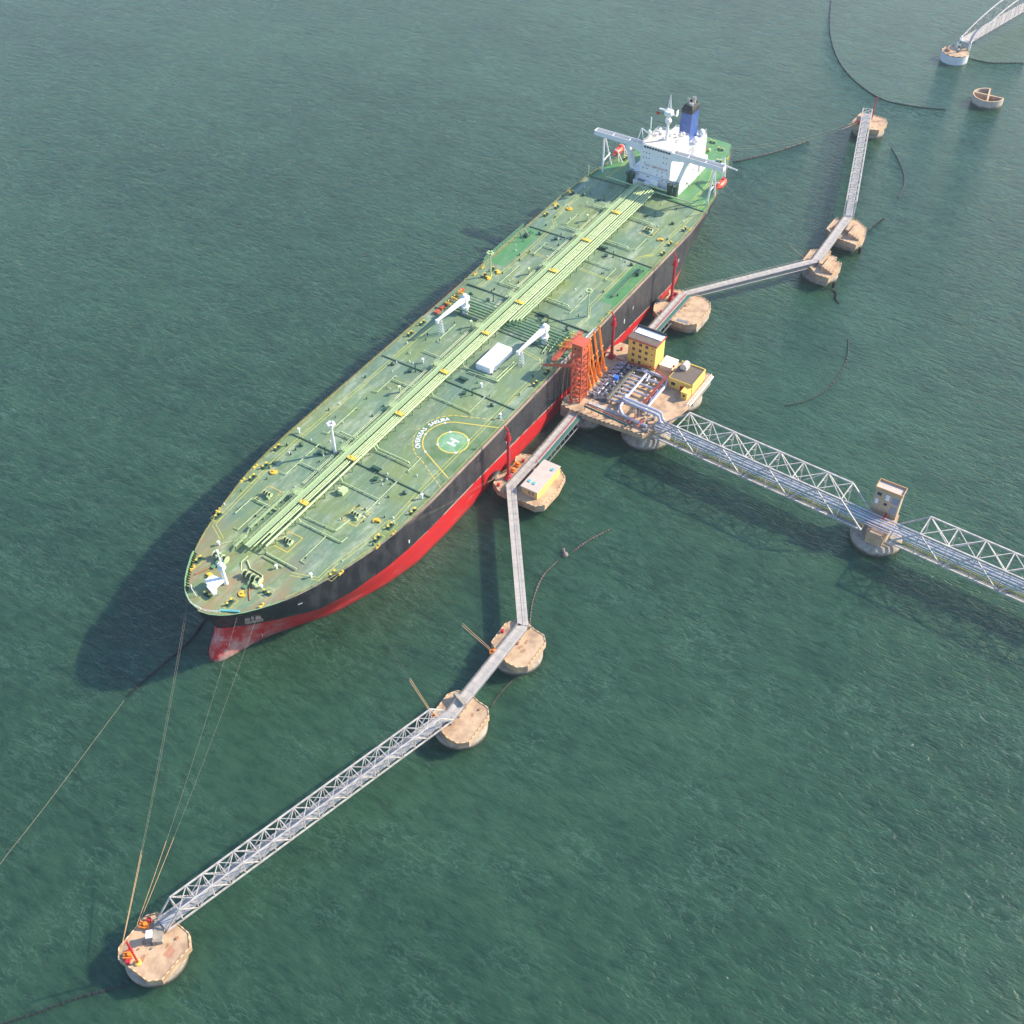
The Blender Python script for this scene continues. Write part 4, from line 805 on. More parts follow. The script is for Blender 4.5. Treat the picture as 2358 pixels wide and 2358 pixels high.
# anchor and hull marks
an = MB(); ax_, ay_ = (11.5, -10.5, 17.50)[:2]
an.lathe((0, 0), [(1.7, 0), (1.9, .25), (1.5, .5)], 14); 
an2 = MB(); an2.bx(-2.0, 2.0, -.3, .3, -2.8, -1.6); an2.bx(-1.7, -.6, -.3, .3, -1.6, 1.2); an2.bx(.6, 1.7, -.3, .3, -1.6, 1.2); an2.bx(-.3, .3, -.4, .2, -2.2, 1.8)
def face_hull(mb, x, z, out=.35):
    """carry a little mesh modelled in the xz plane to the port side of the hull at x, height z"""
    def hy(xx, zz):
        lo = None
        ks = [(q[0] if q[0] != 'D' else H, q[1]) for q in full]
        for (za, ra), (zb, rb) in zip(ks, ks[1:]):
            if za <= zz <= zb: f = (zz - za) / (zb - za); return lerp(ra, xx) * (1 - f) + lerp(rb, xx) * f
        return lerp(ks[-1][1], xx)
    y = hy(x, z); tx = (hy(x + .5, z) - hy(x - .5, z)); tz = (hy(x, z + .5) - hy(x, z - .5))
    ex = Vector((1, -tx, 0)).normalized(); ez = Vector((0, -tz, 1)).normalized(); nn = ex.cross(ez).normalized()
    if nn.y > 0: nn = -nn
    ez = nn.cross(ex) if nn.cross(ex).z > 0 else ex.cross(nn)
    c = Vector((x, -y, z)) + nn * out
    mb.v = [tuple(c + ex * v[0] - nn * v[1] * 1.0 + ez * v[2]) for v in mb.v]; return mb
an2.v = [(a * 1.35, -b * 1.3, c * 1.35) for a, b, c in an2.v]
face_hull(an2, 9.6, 16.4, .5).build('anchor', mat('greyish_anchor_steel', (.42, .33, .26), .7, col2=(.3, .14, .08), scale=1.0), ship)
ar = MB(); ar.bar((0, 0, .8), (0, .35, .8), 2.2, 14); face_hull(ar, 9.7, 17.0, .1).build('anchor_recess', mat('rusty_black_steel', (.05, .035, .03), .8, col2=(.22, .09, .05), scale=.9, amt=.8), ship)
for x, z, w_, h_ in ((62, 13.2, .35, 1.5), (119, 13, .35, 1.6), (212, 13.2, .3, 1.6), (205, 11, .4, 2.2), (252, 12.8, .35, 1.7), (21, 17, 1.4, .5)):
    q = MB(); q.bx(-w_ / 2, w_ / 2, -.02, .02, -h_ / 2, h_ / 2); q.bx(-w_, w_, -.02, .02, -.1, .25) if h_ > 1 else None; face_hull(q, x, z, .06).build('hull_mark', wmark, ship)
dr = MB()
for k in range(9): dr.bx(-.14, .14, -.02, .02, k * .8, k * .8 + .4)
face_hull(dr, 13.5, 1.5, .1).build('draught_marks', wmark, ship)
# breather: gangplank box by the forecastle
m_ = MB(); m_.obx((4.2, -7.6), math.radians(-62), 3.0, .35, H + 1.7, H + 2.0); m_.build('teal_gangplank', teal, ship)
m_ = MB(); m_.bar((3.4, 4.6, H + 1), (2.6, 4.8, H + 5.6), .14); m_.bar((2.6, 4.8, H + 5.6), (3.6, 6, H + 5.8), .14); m_.build('jackstaff', white, ship)
# hatch trunk shades forward
for a in ((66.4, -6.5, 21.60), (62.1, -2.5, 21.60)):
    pass
m_ = MB(); m_.bx(60.6, 63.4, -4.8, -2.8, H, H + 1.7); m_.build('small_deck_locker', pipeg, ship)
# lifeboats hang in their davits: things of their own
def lifeboat(x, y, z, label):
    t = thing('lifeboat', (x, y, z), label, 'lifeboat', 'enclosed orange lifeboats of the tanker')
    h = MB(); secs = []
    for k in range(9):
        u = -1 + k / 4; w_ = 1.35 * (1 - abs(u) ** 2.6) + .05; hh_ = 1.0 * (1 - abs(u) ** 3) + .1
        secs.append([(x + u * 4.9, y + 1.25 * w_ * math.cos(a), z + 1.25 * hh_ * math.sin(a) * (1.25 if math.sin(a) < 0 else 1.1)) for a in [2 * PI * j / 10 for j in range(10)]])
    vs = [p for s_ in secs for p in s_]; fs = [(i * 10 + j, (i + 1) * 10 + j, (i + 1) * 10 + (j + 1) % 10, i * 10 + (j + 1) % 10) for i in range(8) for j in range(10)]
    fs += [tuple(range(10)), tuple(range(80, 90))[::-1]]
    h.add(vs, fs); h.build('boat_hull', boatr, t, smooth=True)
    c = MB(); c.bx(x + 1.3, x + 2.7, y - .6, y + .6, z + 1.0, z + 2.0); c.build('conning_box', boatr, t)
    return t
lifeboat(299, 25.3, 25.2, 'orange enclosed lifeboat behind the left bridge wing, on the far side of the tanker'); lifeboat(297.2, -26.4, 25.2, 'orange enclosed lifeboat hanging in davits on the jetty side of the tanker stern')
for y in (25.3, -26.4):
    x = 299 if y > 0 else 297.2; m_ = MB(); s_ = 1 if y > 0 else -1
    for q in (-2.8, 2.8): m_.bar((x + q, y - s_ * 2, H), (x + q, y - s_ * 1.2, H + 5.2), .22); m_.bar((x + q, y - s_ * 1.2, H + 5.2), (x + q, y + s_ * .3, H + 5.4), .22); m_.bar((x + q, y - s_ * 4, H), (x + q, y - s_ * 1.2, H + 5), .16)
    m_.build('lifeboat_davits', white, ship)
# ================= JETTY =================
J = 8.0; KZ = 5.5; WZ = 7.0
def caisson(mb, x, y, r, z1=3.6, foot=True):
    mb.lathe((x, y), [(r * .985, -2), (r, .3), (r, 1.2), (r * .96, 1.9), (r * .80, z1)] if foot else [(r, -2), (r, z1)], 40)
plat = thing('jetty_platform', (173, -52, 0), 'tan concrete jetty platform on round caissons, carrying pipes and two yellow buildings', 'jetty')
m_ = MB()
outline = [(151.2, -33.0), (155.5, -31.8), (165, -33.8), (181, -33.8), (189, -31.6), (195.8, -33.5), (196.4, -40), (196.4, -73), (175, -73), (165.5, -71.6), (157.6, -68.8), (152.2, -66.4), (150.6, -44.5), (150.6, -36)]
m_.prism(outline, J - 1.7, J); m_.build('deck_slab', conc, plat)
for x, y, r in ((158, -40.5, 6.6), (161.6, -63.5, 9.2), (189, -40.5, 7.5), (186.5, -64, 9.2)):
    m_ = MB(); caisson(m_, x, y, r, 3.4); m_.lathe((x, y), [(r * .78, 3.4), (r * .78, J - 1.7)], 8, PI / 8); m_.build('caisson', concs, plat)
m_ = MB(); m_.prism([(150.9, -33.2), (155.5, -31.9), (160.5, -33.2), (160.5, -40), (150.9, -40)], 3.4, J - 1.75); m_.prism([(184.5, -33.4), (189, -31.7), (195.6, -33.6), (195.6, -40), (184.5, -40)], 3.4, J - 1.75); m_.prism([(153.5, -62), (153.5, -66.2), (157.8, -68.2), (165.5, -71), (165.5, -60)], 2, J - 1.75); m_.prism([(181, -60), (181, -72.6), (196, -72.6), (196, -60)], 3.6, J - 1.75)
m_.build('breasting_head', concs, plat)
def edge_blocks(poly, z, step=1.0, closed=True, skip=None):
    """low kerb of alternating yellow and black blocks along an edge"""
    a_, b_ = MB(), MB(); k = 0
    P = poly + [poly[0]] if closed else poly
    for p, q in zip(P, P[1:]):
        L = math.hypot(q[0] - p[0], q[1] - p[1]); n = max(1, int(L / step)); an_ = math.atan2(q[1] - p[1], q[0] - p[0])
        for i in range(n):
            f = (i + .5) / n; c = (p[0] + (q[0] - p[0]) * f, p[1] + (q[1] - p[1]) * f); k += 1
            (a_ if k % 2 else b_).obx(c, an_, L / n / 2 * .98, .12, z, z + .2)
    return a_, b_
a_, b_ = edge_blocks([(165.5, -71.4), (157.6, -68.6), (152.4, -66.2), (150.8, -44.5), (150.8, -36), (151.4, -33.2), (155.5, -32.0)], J, .9, False)
cream = mat('cream_kerb_paint', (.70, .55, .33), .7, col2=(.6, .38, .18)); a_.build('kerb', cream, plat); b_.build('kerb', sooty, plat)
a_, b_ = edge_blocks([(196.2, -40), (196.2, -72.8), (176, -72.8)], J, .9, False); a_.build('kerb', cream, plat); b_.build('kerb', conc, plat)
for x, y in ((154.6, -35.6), (191.8, -36.2), (188.6, -33.6)): MB().lathe((x, y), [(.5, J), (.35, J + .5), (.6, J + .9), (.5, J + 1.1)], 12).build('bollard', red, plat)
m_ = MB(); m_.rail([(175, -72.6, J), (196, -72.6, J)], 1.1, .07, 1.5, 1); m_.bx(176, 196, -73.6, -73.05, J - .3, J + .1); m_.build('edge_railing', white, plat)
# ----- orange gangway tower -----
tw = thing('gangway_tower', (158.2, -36.3, J), 'tall orange-red lattice tower with a cabin on top and a boom over the tanker', 'tower')
x0, x1, y0, y1 = 155.9, 160.6, -38.4, -34.4
m_ = MB(); cor = [(x0, y0), (x1, y0), (x1, y1), (x0, y1)]
for x, y in cor: m_.bar((x, y, J), (x, y, 30), .3, 4)
lev = [J + .2 + k * 2.1 for k in range(11)]
for k, z in enumerate(lev):
    for (a, b), (c, e) in zip(cor, cor[1:] + cor[:1]):
        m_.bar((a, b, z), (c, e, z), .12)
        if k < 10:
            z2 = lev[k + 1]; m_.bar((a, b, z), (c, e, z2), .12) if k % 2 else m_.bar((c, e, z), (a, b, z2), .12)
m_.build('lattice_frame', towerc, tw)
m_ = MB()
for k in range(10):
    z = lev[k]; m_.bar((x0 + .7, y0 + 1 + (k % 2) * 2, z), (x1 - .7, y0 + 1 + (k % 2) * 2, z + 2.1), .2, 4); m_.bx(x0 + .2, x0 + 1, y0 + .3, y1 - .3, z, z + .08) if k % 2 else m_.bx(x1 - 1, x1 - .2, y0 + .3, y1 - .3, z, z + .08)
m_.build('stairs_inside', towerc, tw)
m_ = MB(); m_.bx(x0 - .1, x1 + .1, y0 - .1, y1 + .1, 29.6, 33.6); m_.bx(x0 - .3, x1 + .3, y0 - .3, y1 + .3, 33.6, 33.85); cab = m_.build('cabin', towerc, tw)
for q in (-37.2, -35.6): MB().bx(x0 - .16, x0 - .05, q - .25, q + .25, 31.4, 32.2).build('cabin_window', glass, cab)
for q in (157.2, 159.3): MB().bx(q - .25, q + .25, y0 - .16, y0 - .05, 31.4, 32.2).build('cabin_window', glass, cab)
m_ = MB(); e = (149.8, -25.9, 24.50); m_.bar((x0, -36, 24), e, .5, 6); m_.bar((x0, -36, 25), (e[0], e[1], 24.9), .12); m_.build('boom', towerc, tw)
g0 = (153.7, -28.0, 24.60); g1 = (173.5, -28.2, 24.60)
m_ = MB(); gc = ((g0[0] + g1[0]) / 2, (g0[1] + g1[1]) / 2); ga = math.atan2(g1[1] - g0[1], g1[0] - g0[0]); gl = math.hypot(g1[0] - g0[0], g1[1] - g0[1])
m_.obx(gc, ga, gl / 2, .75, 24.4, 24.6); m_.rail([(g0[0], g0[1] + .7, 24.6), (g1[0], g1[1] + .7, 24.6)], 1.1, .07, 1.5); m_.rail([(g0[0], g0[1] - .7, 24.6), (g1[0], g1[1] - .7, 24.6)], 1.1, .07, 1.5)
m_.bar((g0[0] + 1, g0[1], 24.5), (g0[0] + 1, g0[1], H), .2); m_.bar((g1[0] - 1, g1[1], 24.5), (g1[0] - 1, g1[1], H), .2); m_.bar((x0, -34.6, 26), (gc[0], gc[1], 24.6), .3); m_.build('gangway', towerc, tw)
# ----- loading arms -----
arms = [(161.8, 'nearest the lattice tower', 26.6, 1), (164.2, 'second from the lattice tower', 27.6, 1), (166.8, 'third from the lattice tower, standing upright', 28.6, 0), (169.9, 'fourth from the tower, standing upright', 29.6, 0), (173.6, 'farthest from the tower, standing upright', 29.8, 0)]
for i, (x, lb, top, out) in enumerate(arms):
    y = -37.2
    t = thing('loading_arm', (x, y, J), 'orange loading arm %s%s' % (lb, ', swung out over the ship' if out else ''), 'loading arm', 'orange loading arms between the tower and the pipes')
    m_ = MB(); m_.lathe((x, y), [(.55, J), (.55, J + .3), (.3, J + .4), (.3, 20.5)], 10); m_.bx(x - .45, x + .45, y - .45, y + .45, 14, 14.6); m_.build('riser', orange, t)
    if out:
        m_ = MB(); m_.bar((x + .5, y, 19), (x + .5, y + 1.0, top), .36, 8); m_.bar((x - .45, y, 19.5), (x - .45, y + .9, top), .12, 6); m_.bar((x + .5, y, 19), (x + .5, y - 1.6, 12.5), .28, 6, .34); m_.build('inboard_arm', orange, t)
        m_ = MB(); m_.pipe([(x + .5, y + 1, top), (x + .2 , y + 5, top - .2), (x, y + 10.0, top - 1.2), (x - .3, y + 10.6, top - 2.6)], .3, 8); m_.bar((x - .3, y + 10.6, top - 2.3), (x - .3, y + 11.2, top - 2.5), .5, 8); m_.ball((x + .5, y + 1, top), .6, 8, 6); m_.bar((x + .5, y + 1, top + .7), (x, y + 9.5, top - .3), .08); m_.bar((x + .5, y + 1, top), (x + .5, y + 1, top + .9), .1); m_.build('outboard_arm', orange, t)
    else:
        m_ = MB(); m_.bar((x + .5, y, 18.5), (x + .3, y + 1.9, top), .3, 8); m_.bar((x - .3, y, 19), (x - .4, y + 1.9, top), .12, 6); m_.bar((x + .5, y, 18.5), (x + .6, y - 1.4, 11.5), .26, 6, .32); m_.build('inboard_arm', orange, t)
        m_ = MB(); m_.bar((x + .3, y + 1.9, top), (x + 1.3, y - .3, 12.0), .26, 8); m_.ball((x + .3, y + 1.9, top), .55, 8, 6); m_.bar((x - .5, y + .5, 21), (x + 1.4, y + .5, 21.3), .2, 6); m_.lathe((x + 1.3, y - .3), [(.42, 10.7), (.42, 12.1)], 8); m_.build('outboard_arm', orange, t)
    m_ = MB(); m_.bx(x + .1, x + 1.0, y - 2.1, y - 1.2, 10.8, 12.4); m_.build('counterweight', orange, t)
# ----- pipework on the platform -----
pw = thing('platform_pipework', (168, -50, J), 'silver pipes and valve manifolds covering the middle of the jetty platform', 'pipework')
m_ = MB(); m_.bx(160.5, 184.5, -46.3, -39.2, J + .004, J + .25); m_.build('dark_manifold_bed', mat('dark_grey_grating', (.07, .075, .085), .6, col2=(.13, .13, .13), scale=1), pw)
for i in range(8):
    x = 162 + i * 2.9
    MB().pipe([(x, -38.2, J + 1.1), (x, -41.2, J + 1.1)], .26, 8).build('pipe', silver, pw)
    MB().pipe([(x, -40.6, J + 1.1), (x, -40.6, J + 2.0), (x, -42.6, J + 2.0), (x + 1.5, -42.6, J + 2.0), (x + 1.5, -40.8, J + 1.3)], .24, 8).build('pipe', silver, pw)
    m_ = MB(); m_.bar((x, -43.6, J + 1.1), (x, -45.2, J + 1.1), .34, 8); m_.bar((x, -44.4, J + 1.1), (x, -44.4, J + 2.4), .14, 6); m_.lathe((x, -44.4), [(.4, J + 2.3), (.4, J + 2.42)], 10); m_.build('valve', silver if i % 2 else steeld, pw)
m_ = MB(); m_.bx(161, 183.4, -47.6, -46.7, J + 1.9, J + 2.0); m_.rail([(161, -46.7, J + 2), (183.4, -46.7, J + 2)], 1, .05, 1.5); m_.rail([(161, -47.6, J + 2), (183.4, -47.6, J + 2)], 1, .05, 1.5)
for k in range(9): m_.bx(161 + k * 2.7, 161.15 + k * 2.7, -47.6, -46.7, J, J + 1.9)
m_.build('manifold_catwalk', mat('olive_grey_grating', (.22, .21, .16), .6), pw)
for i in range(8):
    x = 162.6 + i * 2.35; m_ = MB(); e = -50.6 - (i % 3) * .4
    m_.pipe([(x, -47.2, J + 1.2), (x, e, J + 1.2), (x + .5, e - 1.0, J + 1.2)], .42, 8); m_.build('pipe', silver, pw, smooth=True)
MB().pipe([(159.5, -53, J + 1.3), (163, -52.2, J + 1.3), (182, -52, J + 1.3)], .6, 10).build('header_pipe', silver, pw, smooth=True)
for k, (xa, yb, xe) in enumerate(((166, -60.4, 166), (171, -60.6, 171), (176, -60.6, 176), (180, -60.8, 180))):
    MB().pipe([(xa, -52.4, J + 1.3), (xa, yb + 1.2, J + 1.3), (xa - .6, yb, J + 1.3), (xa - 2.6, yb - .4, J + 1.3)], .45, 8).build('pipe', silver, pw, smooth=True)
MB().pipe([(184, -49, J + 1.3), (184, -58, J + 1.3), (183, -60.4, J + 1.3), (180, -61.2, J + 1.3), (165, -61.3, J + 1.3), (162.5, -61.3, J + 1.3)], .6, 10).build('header_pipe', silver, pw, smooth=True)
MB().pipe([(182.4, -46, J + 1.2), (183.4, -50, J + 1.2), (182.2, -53.4, J + 1.3), (178.5, -54.0, J + 1.3)], .42, 10).build('header_pipe', silver, pw, smooth=True)
for dx in (0, 1.7):
    MB().pipe([(163.5 + dx, -52.4, J + 1.5), (163 + dx, -52.6, J + 3.8), (161 + dx * .6, -53.6, J + 4.4), (160.6 + dx, -56, J + 4.5), (160.2 + dx * 1.1, -67.0, J + 4.5), (160.2 + dx * 1.1, -68.4, J + 4.2), (160.2 + dx * 1.1, -69, J + 2), (160.2 + dx * 1.1, -70, J + 1.5)], .58, 10).build('raised_loop_pipe', silver, pw, smooth=True)
MB().pipe([(158.6, -53.6, J + 3.6), (157.4, -54.2, J + 3.0), (156.8, -55.6, J + 1.6), (156.6, -58, J + 1.2), (156.2, -66, J + 1.2)], .62, 10).build('raised_loop_pipe', silver, pw, smooth=True)
for x, y in ((160.3, -57), (160.3, -60.5), (160.3, -64), (162, -58), (162, -62), (158.2, -60)): MB().bar((x, y, J), (x, y, J + 4.2), .2, 6).build('pipe_post', steel, pw)
m_ = MB(); m_.bar((172.6, -44.3, J + 2.2), (172.6, -44.3, J + 3.6), .95, 12); m_.build('blue_actuator', bluev, pw)
for k in range(26):
    a, b = rg.uniform(161, 183), rg.uniform(-50, -41); q = rg.uniform(.15, .45); MB().bar((a, b, J + .2), (a, b, J + 1 + rg.random()), q, 6).build('small_valve', steeld, pw)
for k in range(30):
    a, b = rg.uniform(153, 163), rg.uniform(-68, -58); q = rg.uniform(.15, .4); MB().bx(a, a + q * 2, b, b + q * 2, J, J + .4 + rg.random()).build('small_valve', steeld, pw)
for k in range(30):
    a, b = rg.uniform(161, 184), rg.uniform(-51, -40); MB().ball((a, b, J + 1.6), rg.uniform(.12, .3), 6, 4).build('valve_wheel', white, pw)
for k in range(8): a, b = rg.uniform(177, 184), rg.uniform(-56, -53.5); MB().ball((a, b, J + .7), rg.uniform(.4, .8), 8, 5).build('wrapped_valve', mat('cream_wrap', (.6, .55, .42), .8), pw)
m_ = MB(); m_.bx(184.6, 185.4, -57.5, -40.2, J + .5, J + 1.2); m_.build('cable_tray', steeld, pw)
for pts, nm in (([(186.6, -54.0, J + 3), (185.2, -54.4, J + 3), (163, -62, J + 3)], 'a'), ([(184.9, -40, J + 1.4), (184.9, -54, J + 2.4), (180.6, -59.6, J + 2.6), (180.4, -61.5, J + 2.6)], 'b')): pass
MB().pipe([(186, -36.5, J + 1), (184.9, -37.8, J + 1), (184.9, -42, J + 1.1), (185.3, -52.5, J + 2.6), (184.4, -54.4, J + 3), (183, -57.6, J + 3.0), (182.4, -60.4, J + 3)], .22, 6).build('red_fire_pipe', red, pw)
rp = MB(); rp.bx(160.2, 182, -60.45, -59.85, J + 3.2, J + 3.35); rp.rail([(160.2, -60.45, J + 3.35), (182, -60.45, J + 3.35)], .5, .09, 1.2, 1); rp.rail([(160.2, -59.85, J + 3.35), (182, -59.85, J + 3.35)], .5, .09, 1.2, 1)
for k in range(6): rp.bx(160.4 + k * 4.2, 160.6 + k * 4.2, -60.3, -60, J, J + 3.2)
rp.build('red_pipe_rack', redtrim, pw)
rp = MB(); rp.bx(152.4, 158.2, -64.2, -63.6, J + 2.6, J + 2.75); rp.rail([(153.6, -41.8, J + 2.4), (152.6, -60.4, J + 2.4), (158, -60.6, J + 2.6)], .45, .1, 1.3, 1)
for k in range(7): rp.bx(153.4 - k * .12, 153.6 - k * .12, -42 - k * 3, -41.8 - k * 3, J, J + 2.4)
rp.build('red_pipe_rack', redtrim, pw)
m_ = MB(); m_.prism([(152.8, -41.8), (153.5, -41.8), (152.5, -60.4), (151.8, -60.4)], J + 1.8, J + 2.2); m_.build('green_cable_tray', greenp, pw)
m_ = MB()
for k in range(9): x = 168 + k * 1.0; m_.bar((x, -60.9, J), (x, -60.9, J + 2.4), .07); m_.bar((x, -60.9, J + (k % 2) * 2.2 + .1), (x + 1, -60.9, J + 2.3 - (k % 2) * 2.2), .07)
m_.bar((168, -60.9, J + 2.4), (177, -60.9, J + 2.4), .1); m_.build('blue_grey_frame', mat('blue_grey_paint', (.25, .28, .5), .5), pw)
m_ = MB(); m_.obx((157.8, -47.6), PI / 2, 6.5, .8, J + .05, J + .35); m_.build('cover_plates', steel, pw)
# ----- four-storey control building -----
cbd = thing('control_building', (190, -47.4, J), 'four-storey yellow control building with a half white flat roof on the jetty platform', 'building')
bx0, bx1, by0, by1, bz1 = 186.3, 193.6, -53.2, -41.6, 19.6
m_ = MB(); m_.bx(bx0, bx1, by0, by1, J, bz1); m_.build('wall', yellowb, cbd)
m_ = MB(); m_.bx(bx0 - .55, bx1 + .4, by0 - .45, by1 + .45, bz1, bz1 + .55); m_.build('cornice', redtrim, cbd)
m_ = MB(); m_.bx(bx0 - .25, bx0 + 3.4, by0 - .15, by1 + .15, bz1 + .55, bz1 + .65); m_.build('felt_roof', roofbr, cbd)
m_ = MB(); m_.bx(bx0 + 3.4, bx1 - .3, by0 - .05, by1 - .6, bz1 + .55, bz1 + .95); m_.build('white_roof', roofw, cbd)
m_ = MB(); m_.bx(bx1 - .3, bx1 + .3, by0 - .2, by1 + .2, bz1 + .55, bz1 + 1.6); m_.build('roof_parapet', sooty, cbd)
for r_ in range(4):
    z = J + 1.3 + r_ * 2.75
    for q, y in enumerate((-43.9, -46.7, -49.3)):
        if r_ == 0 and q == 2: continue
        if z + 1.3 > bz1: z = bz1 - 1.35
        w_ = MB(); w_.bx(bx0 - .03, bx0 + .1, y - .55, y + .55, z, z + 1.25); w_ = w_.build('window', glass, cbd)
        f_ = MB(); f_.bx(bx0 - .07, bx0 - .04, y - .04, y + .04, z, z + 1.25); f_.bx(bx0 - .12, bx0 - .02, y - .62, y + .62, z - .12, z - .01); f_.build('window_frame', peach, w_)
    MB().bx(bx0 - .03, bx0 + .1, -52, -51.4, z + .5, z + .95).build('window', glass, cbd)
MB().bx(187.2, 188.4, by0 - .08, by0 + .05, J, J + 2.2).build('door', peach, cbd)
m_ = MB(); m_.rail([(bx1 - .2, by1, bz1 + .6), (bx0 + 3, by1, bz1 + .6)], .8, .06, .9); m_.build('roof_rail', steel, cbd)
stp = thing('equipment_shed', (192, -56, J), 'low cream flat-roofed shed between the tall and the low yellow building', 'shed')
m_ = MB(); m_.bx(189.4, 195.4, -58.8, -53.8, J, J + 2.0); m_.build('wall', offwhite, stp); m_ = MB(); m_.bx(189.2, 195.6, -59.0, -53.6, J + 2.0, J + 2.15); m_.build('roof', offwhite, stp); m_ = MB(); m_.bx(188.6, 191.2, -60.8, -59.4, J, J + 1.4); m_.build('pipe_box', rust, stp)
m_ = MB(); m_.ball((190, -59.4, J + 3), .5, 8, 5); m_.build('red_valve', red, stp)
# ----- low yellow building -----
lb = thing('low_yellow_building', (187, -66, J), 'low yellow building with brown roof, red door and cream roof tank', 'building')
m_ = MB(); m_.bx(181.8, 192.6, -71.2, -61.4, J, J + 4.3); m_.build('wall', yellowb, lb)
m_ = MB(); m_.bx(182.1, 192.3, -70.9, -61.7, J + 4.3, J + 4.38); m_.build('roof', roofbr, lb)
m_ = MB(); m_.bx(181.7, 192.7, -71.3, -71.0, J + 4.3, J + 4.8); m_.bx(192.4, 192.7, -71.0, -61.3, J + 4.3, J + 4.8); m_.build('parapet', yellowb, lb)
m_ = MB(); m_.bx(177.9, 181.7, -71.0, -68.6, J, J + 3.1); m_.bx(177.7, 181.8, -71.2, -68.4, J + 3.1, J + 3.3); an_ = m_.build('porch', yellowb, lb)
MB().bx(177.84, 177.95, -70.2, -69.4, J + 1.2, J + 2.2).build('window', glass, lb)
MB().bx(181.72, 181.85, -67.9, -66.3, J, J + 2.3).build('door', red, lb)
MB().bx(181.72, 181.85, -64.2, -62.6, J + 1.4, J + 2.7).build('window', glass, lb)
for x in (184.5, 188, 190.6): MB().bx(x, x + .7, -71.26, -71.15, J + 1, J + 3).build('window', peach, lb)
m_ = MB(); m_.bx(188.2, 191.2, -65.4, -62.8, J + 4.4, J + 5.6); n = 10
vs = [(188.2 + 3.0 * e_, -64.1 - 1.3 * math.cos(PI * k / n), J + 5.6 + 1.3 * math.sin(PI * k / n)) for e_ in (0, 1) for k in range(n + 1)]
m_.add(vs, [tuple(range(n + 1)), tuple(range(n + 1, 2 * n + 2))[::-1]] + [(k, k + 1, n + 2 + k, n + 1 + k) for k in range(n)]); m_.build('roof_tank', offwhite, lb)
# ----- fire monitor towers -----
for (x, y, z0, z1), lb_ in zip(((110.5, -36.2, KZ, 29.4), (186.0, -35.0, J, 29.2), (235.1, -35.9, KZ, 28.2)), ('on the dolphin with the pale flat-roofed house', 'behind the four-storey yellow building at the tanker side', 'on the empty tan dolphin beyond the yellow buildings')):
    t = thing('fire_monitor_tower', (x, y, z0), 'tall red fire monitor tower ' + lb_, 'fire tower', 'red fire monitor towers along the tanker side')
    m_ = MB(); m_.lathe((x, y), [(1.1, z0), (1.1, z0 + 1.2), (.55, z0 + 1.4), (.5, z1 - 4)], 10); m_.bx(x - 1.6, x + 1.2, y - 1.3, y + 1.0, z0, z0 + .7); m_.build('column', red, t)
    m_ = MB(); m_.lathe((x, y), [(1.1, z1 - 6.2), (1.1, z1 - 6.05)], 12); m_.rail([(x - .9, y - .9, z1 - 6), (x + .9, y - .9, z1 - 6), (x + .9, y + .9, z1 - 6), (x - .9, y + .9, z1 - 6), (x - .9, y - .9, z1 - 6)], 1, .06, 1); m_.lathe((x, y), [(.75, z1 - 6), (.75, z1 - 3.4)], 8); m_.build('platform', red, t)
    m_ = MB(); m_.lathe((x, y), [(.35, z1 - 4), (.3, z1 - 2)], 8); m_.pipe([(x, y, z1 - 2.2), (x - .1, y + .2, z1 - 1.6), (x - .5, y + 1.0, z1 - .2)], .3, 8); m_.build('water_cannon', red, t)
    m_ = MB()
    for q in (-.3, .3): m_.bar((x + 1.0, y + q, z0), (x + 1.0, y + q, z1 - 6), .06)
    for k in range(int((z1 - 6 - z0) / .8)): m_.bar((x + 1.0, y - .3, z0 + k * .8), (x + 1.0, y + .3, z0 + k * .8), .04)
    m_.build('ladder', steeld, t)
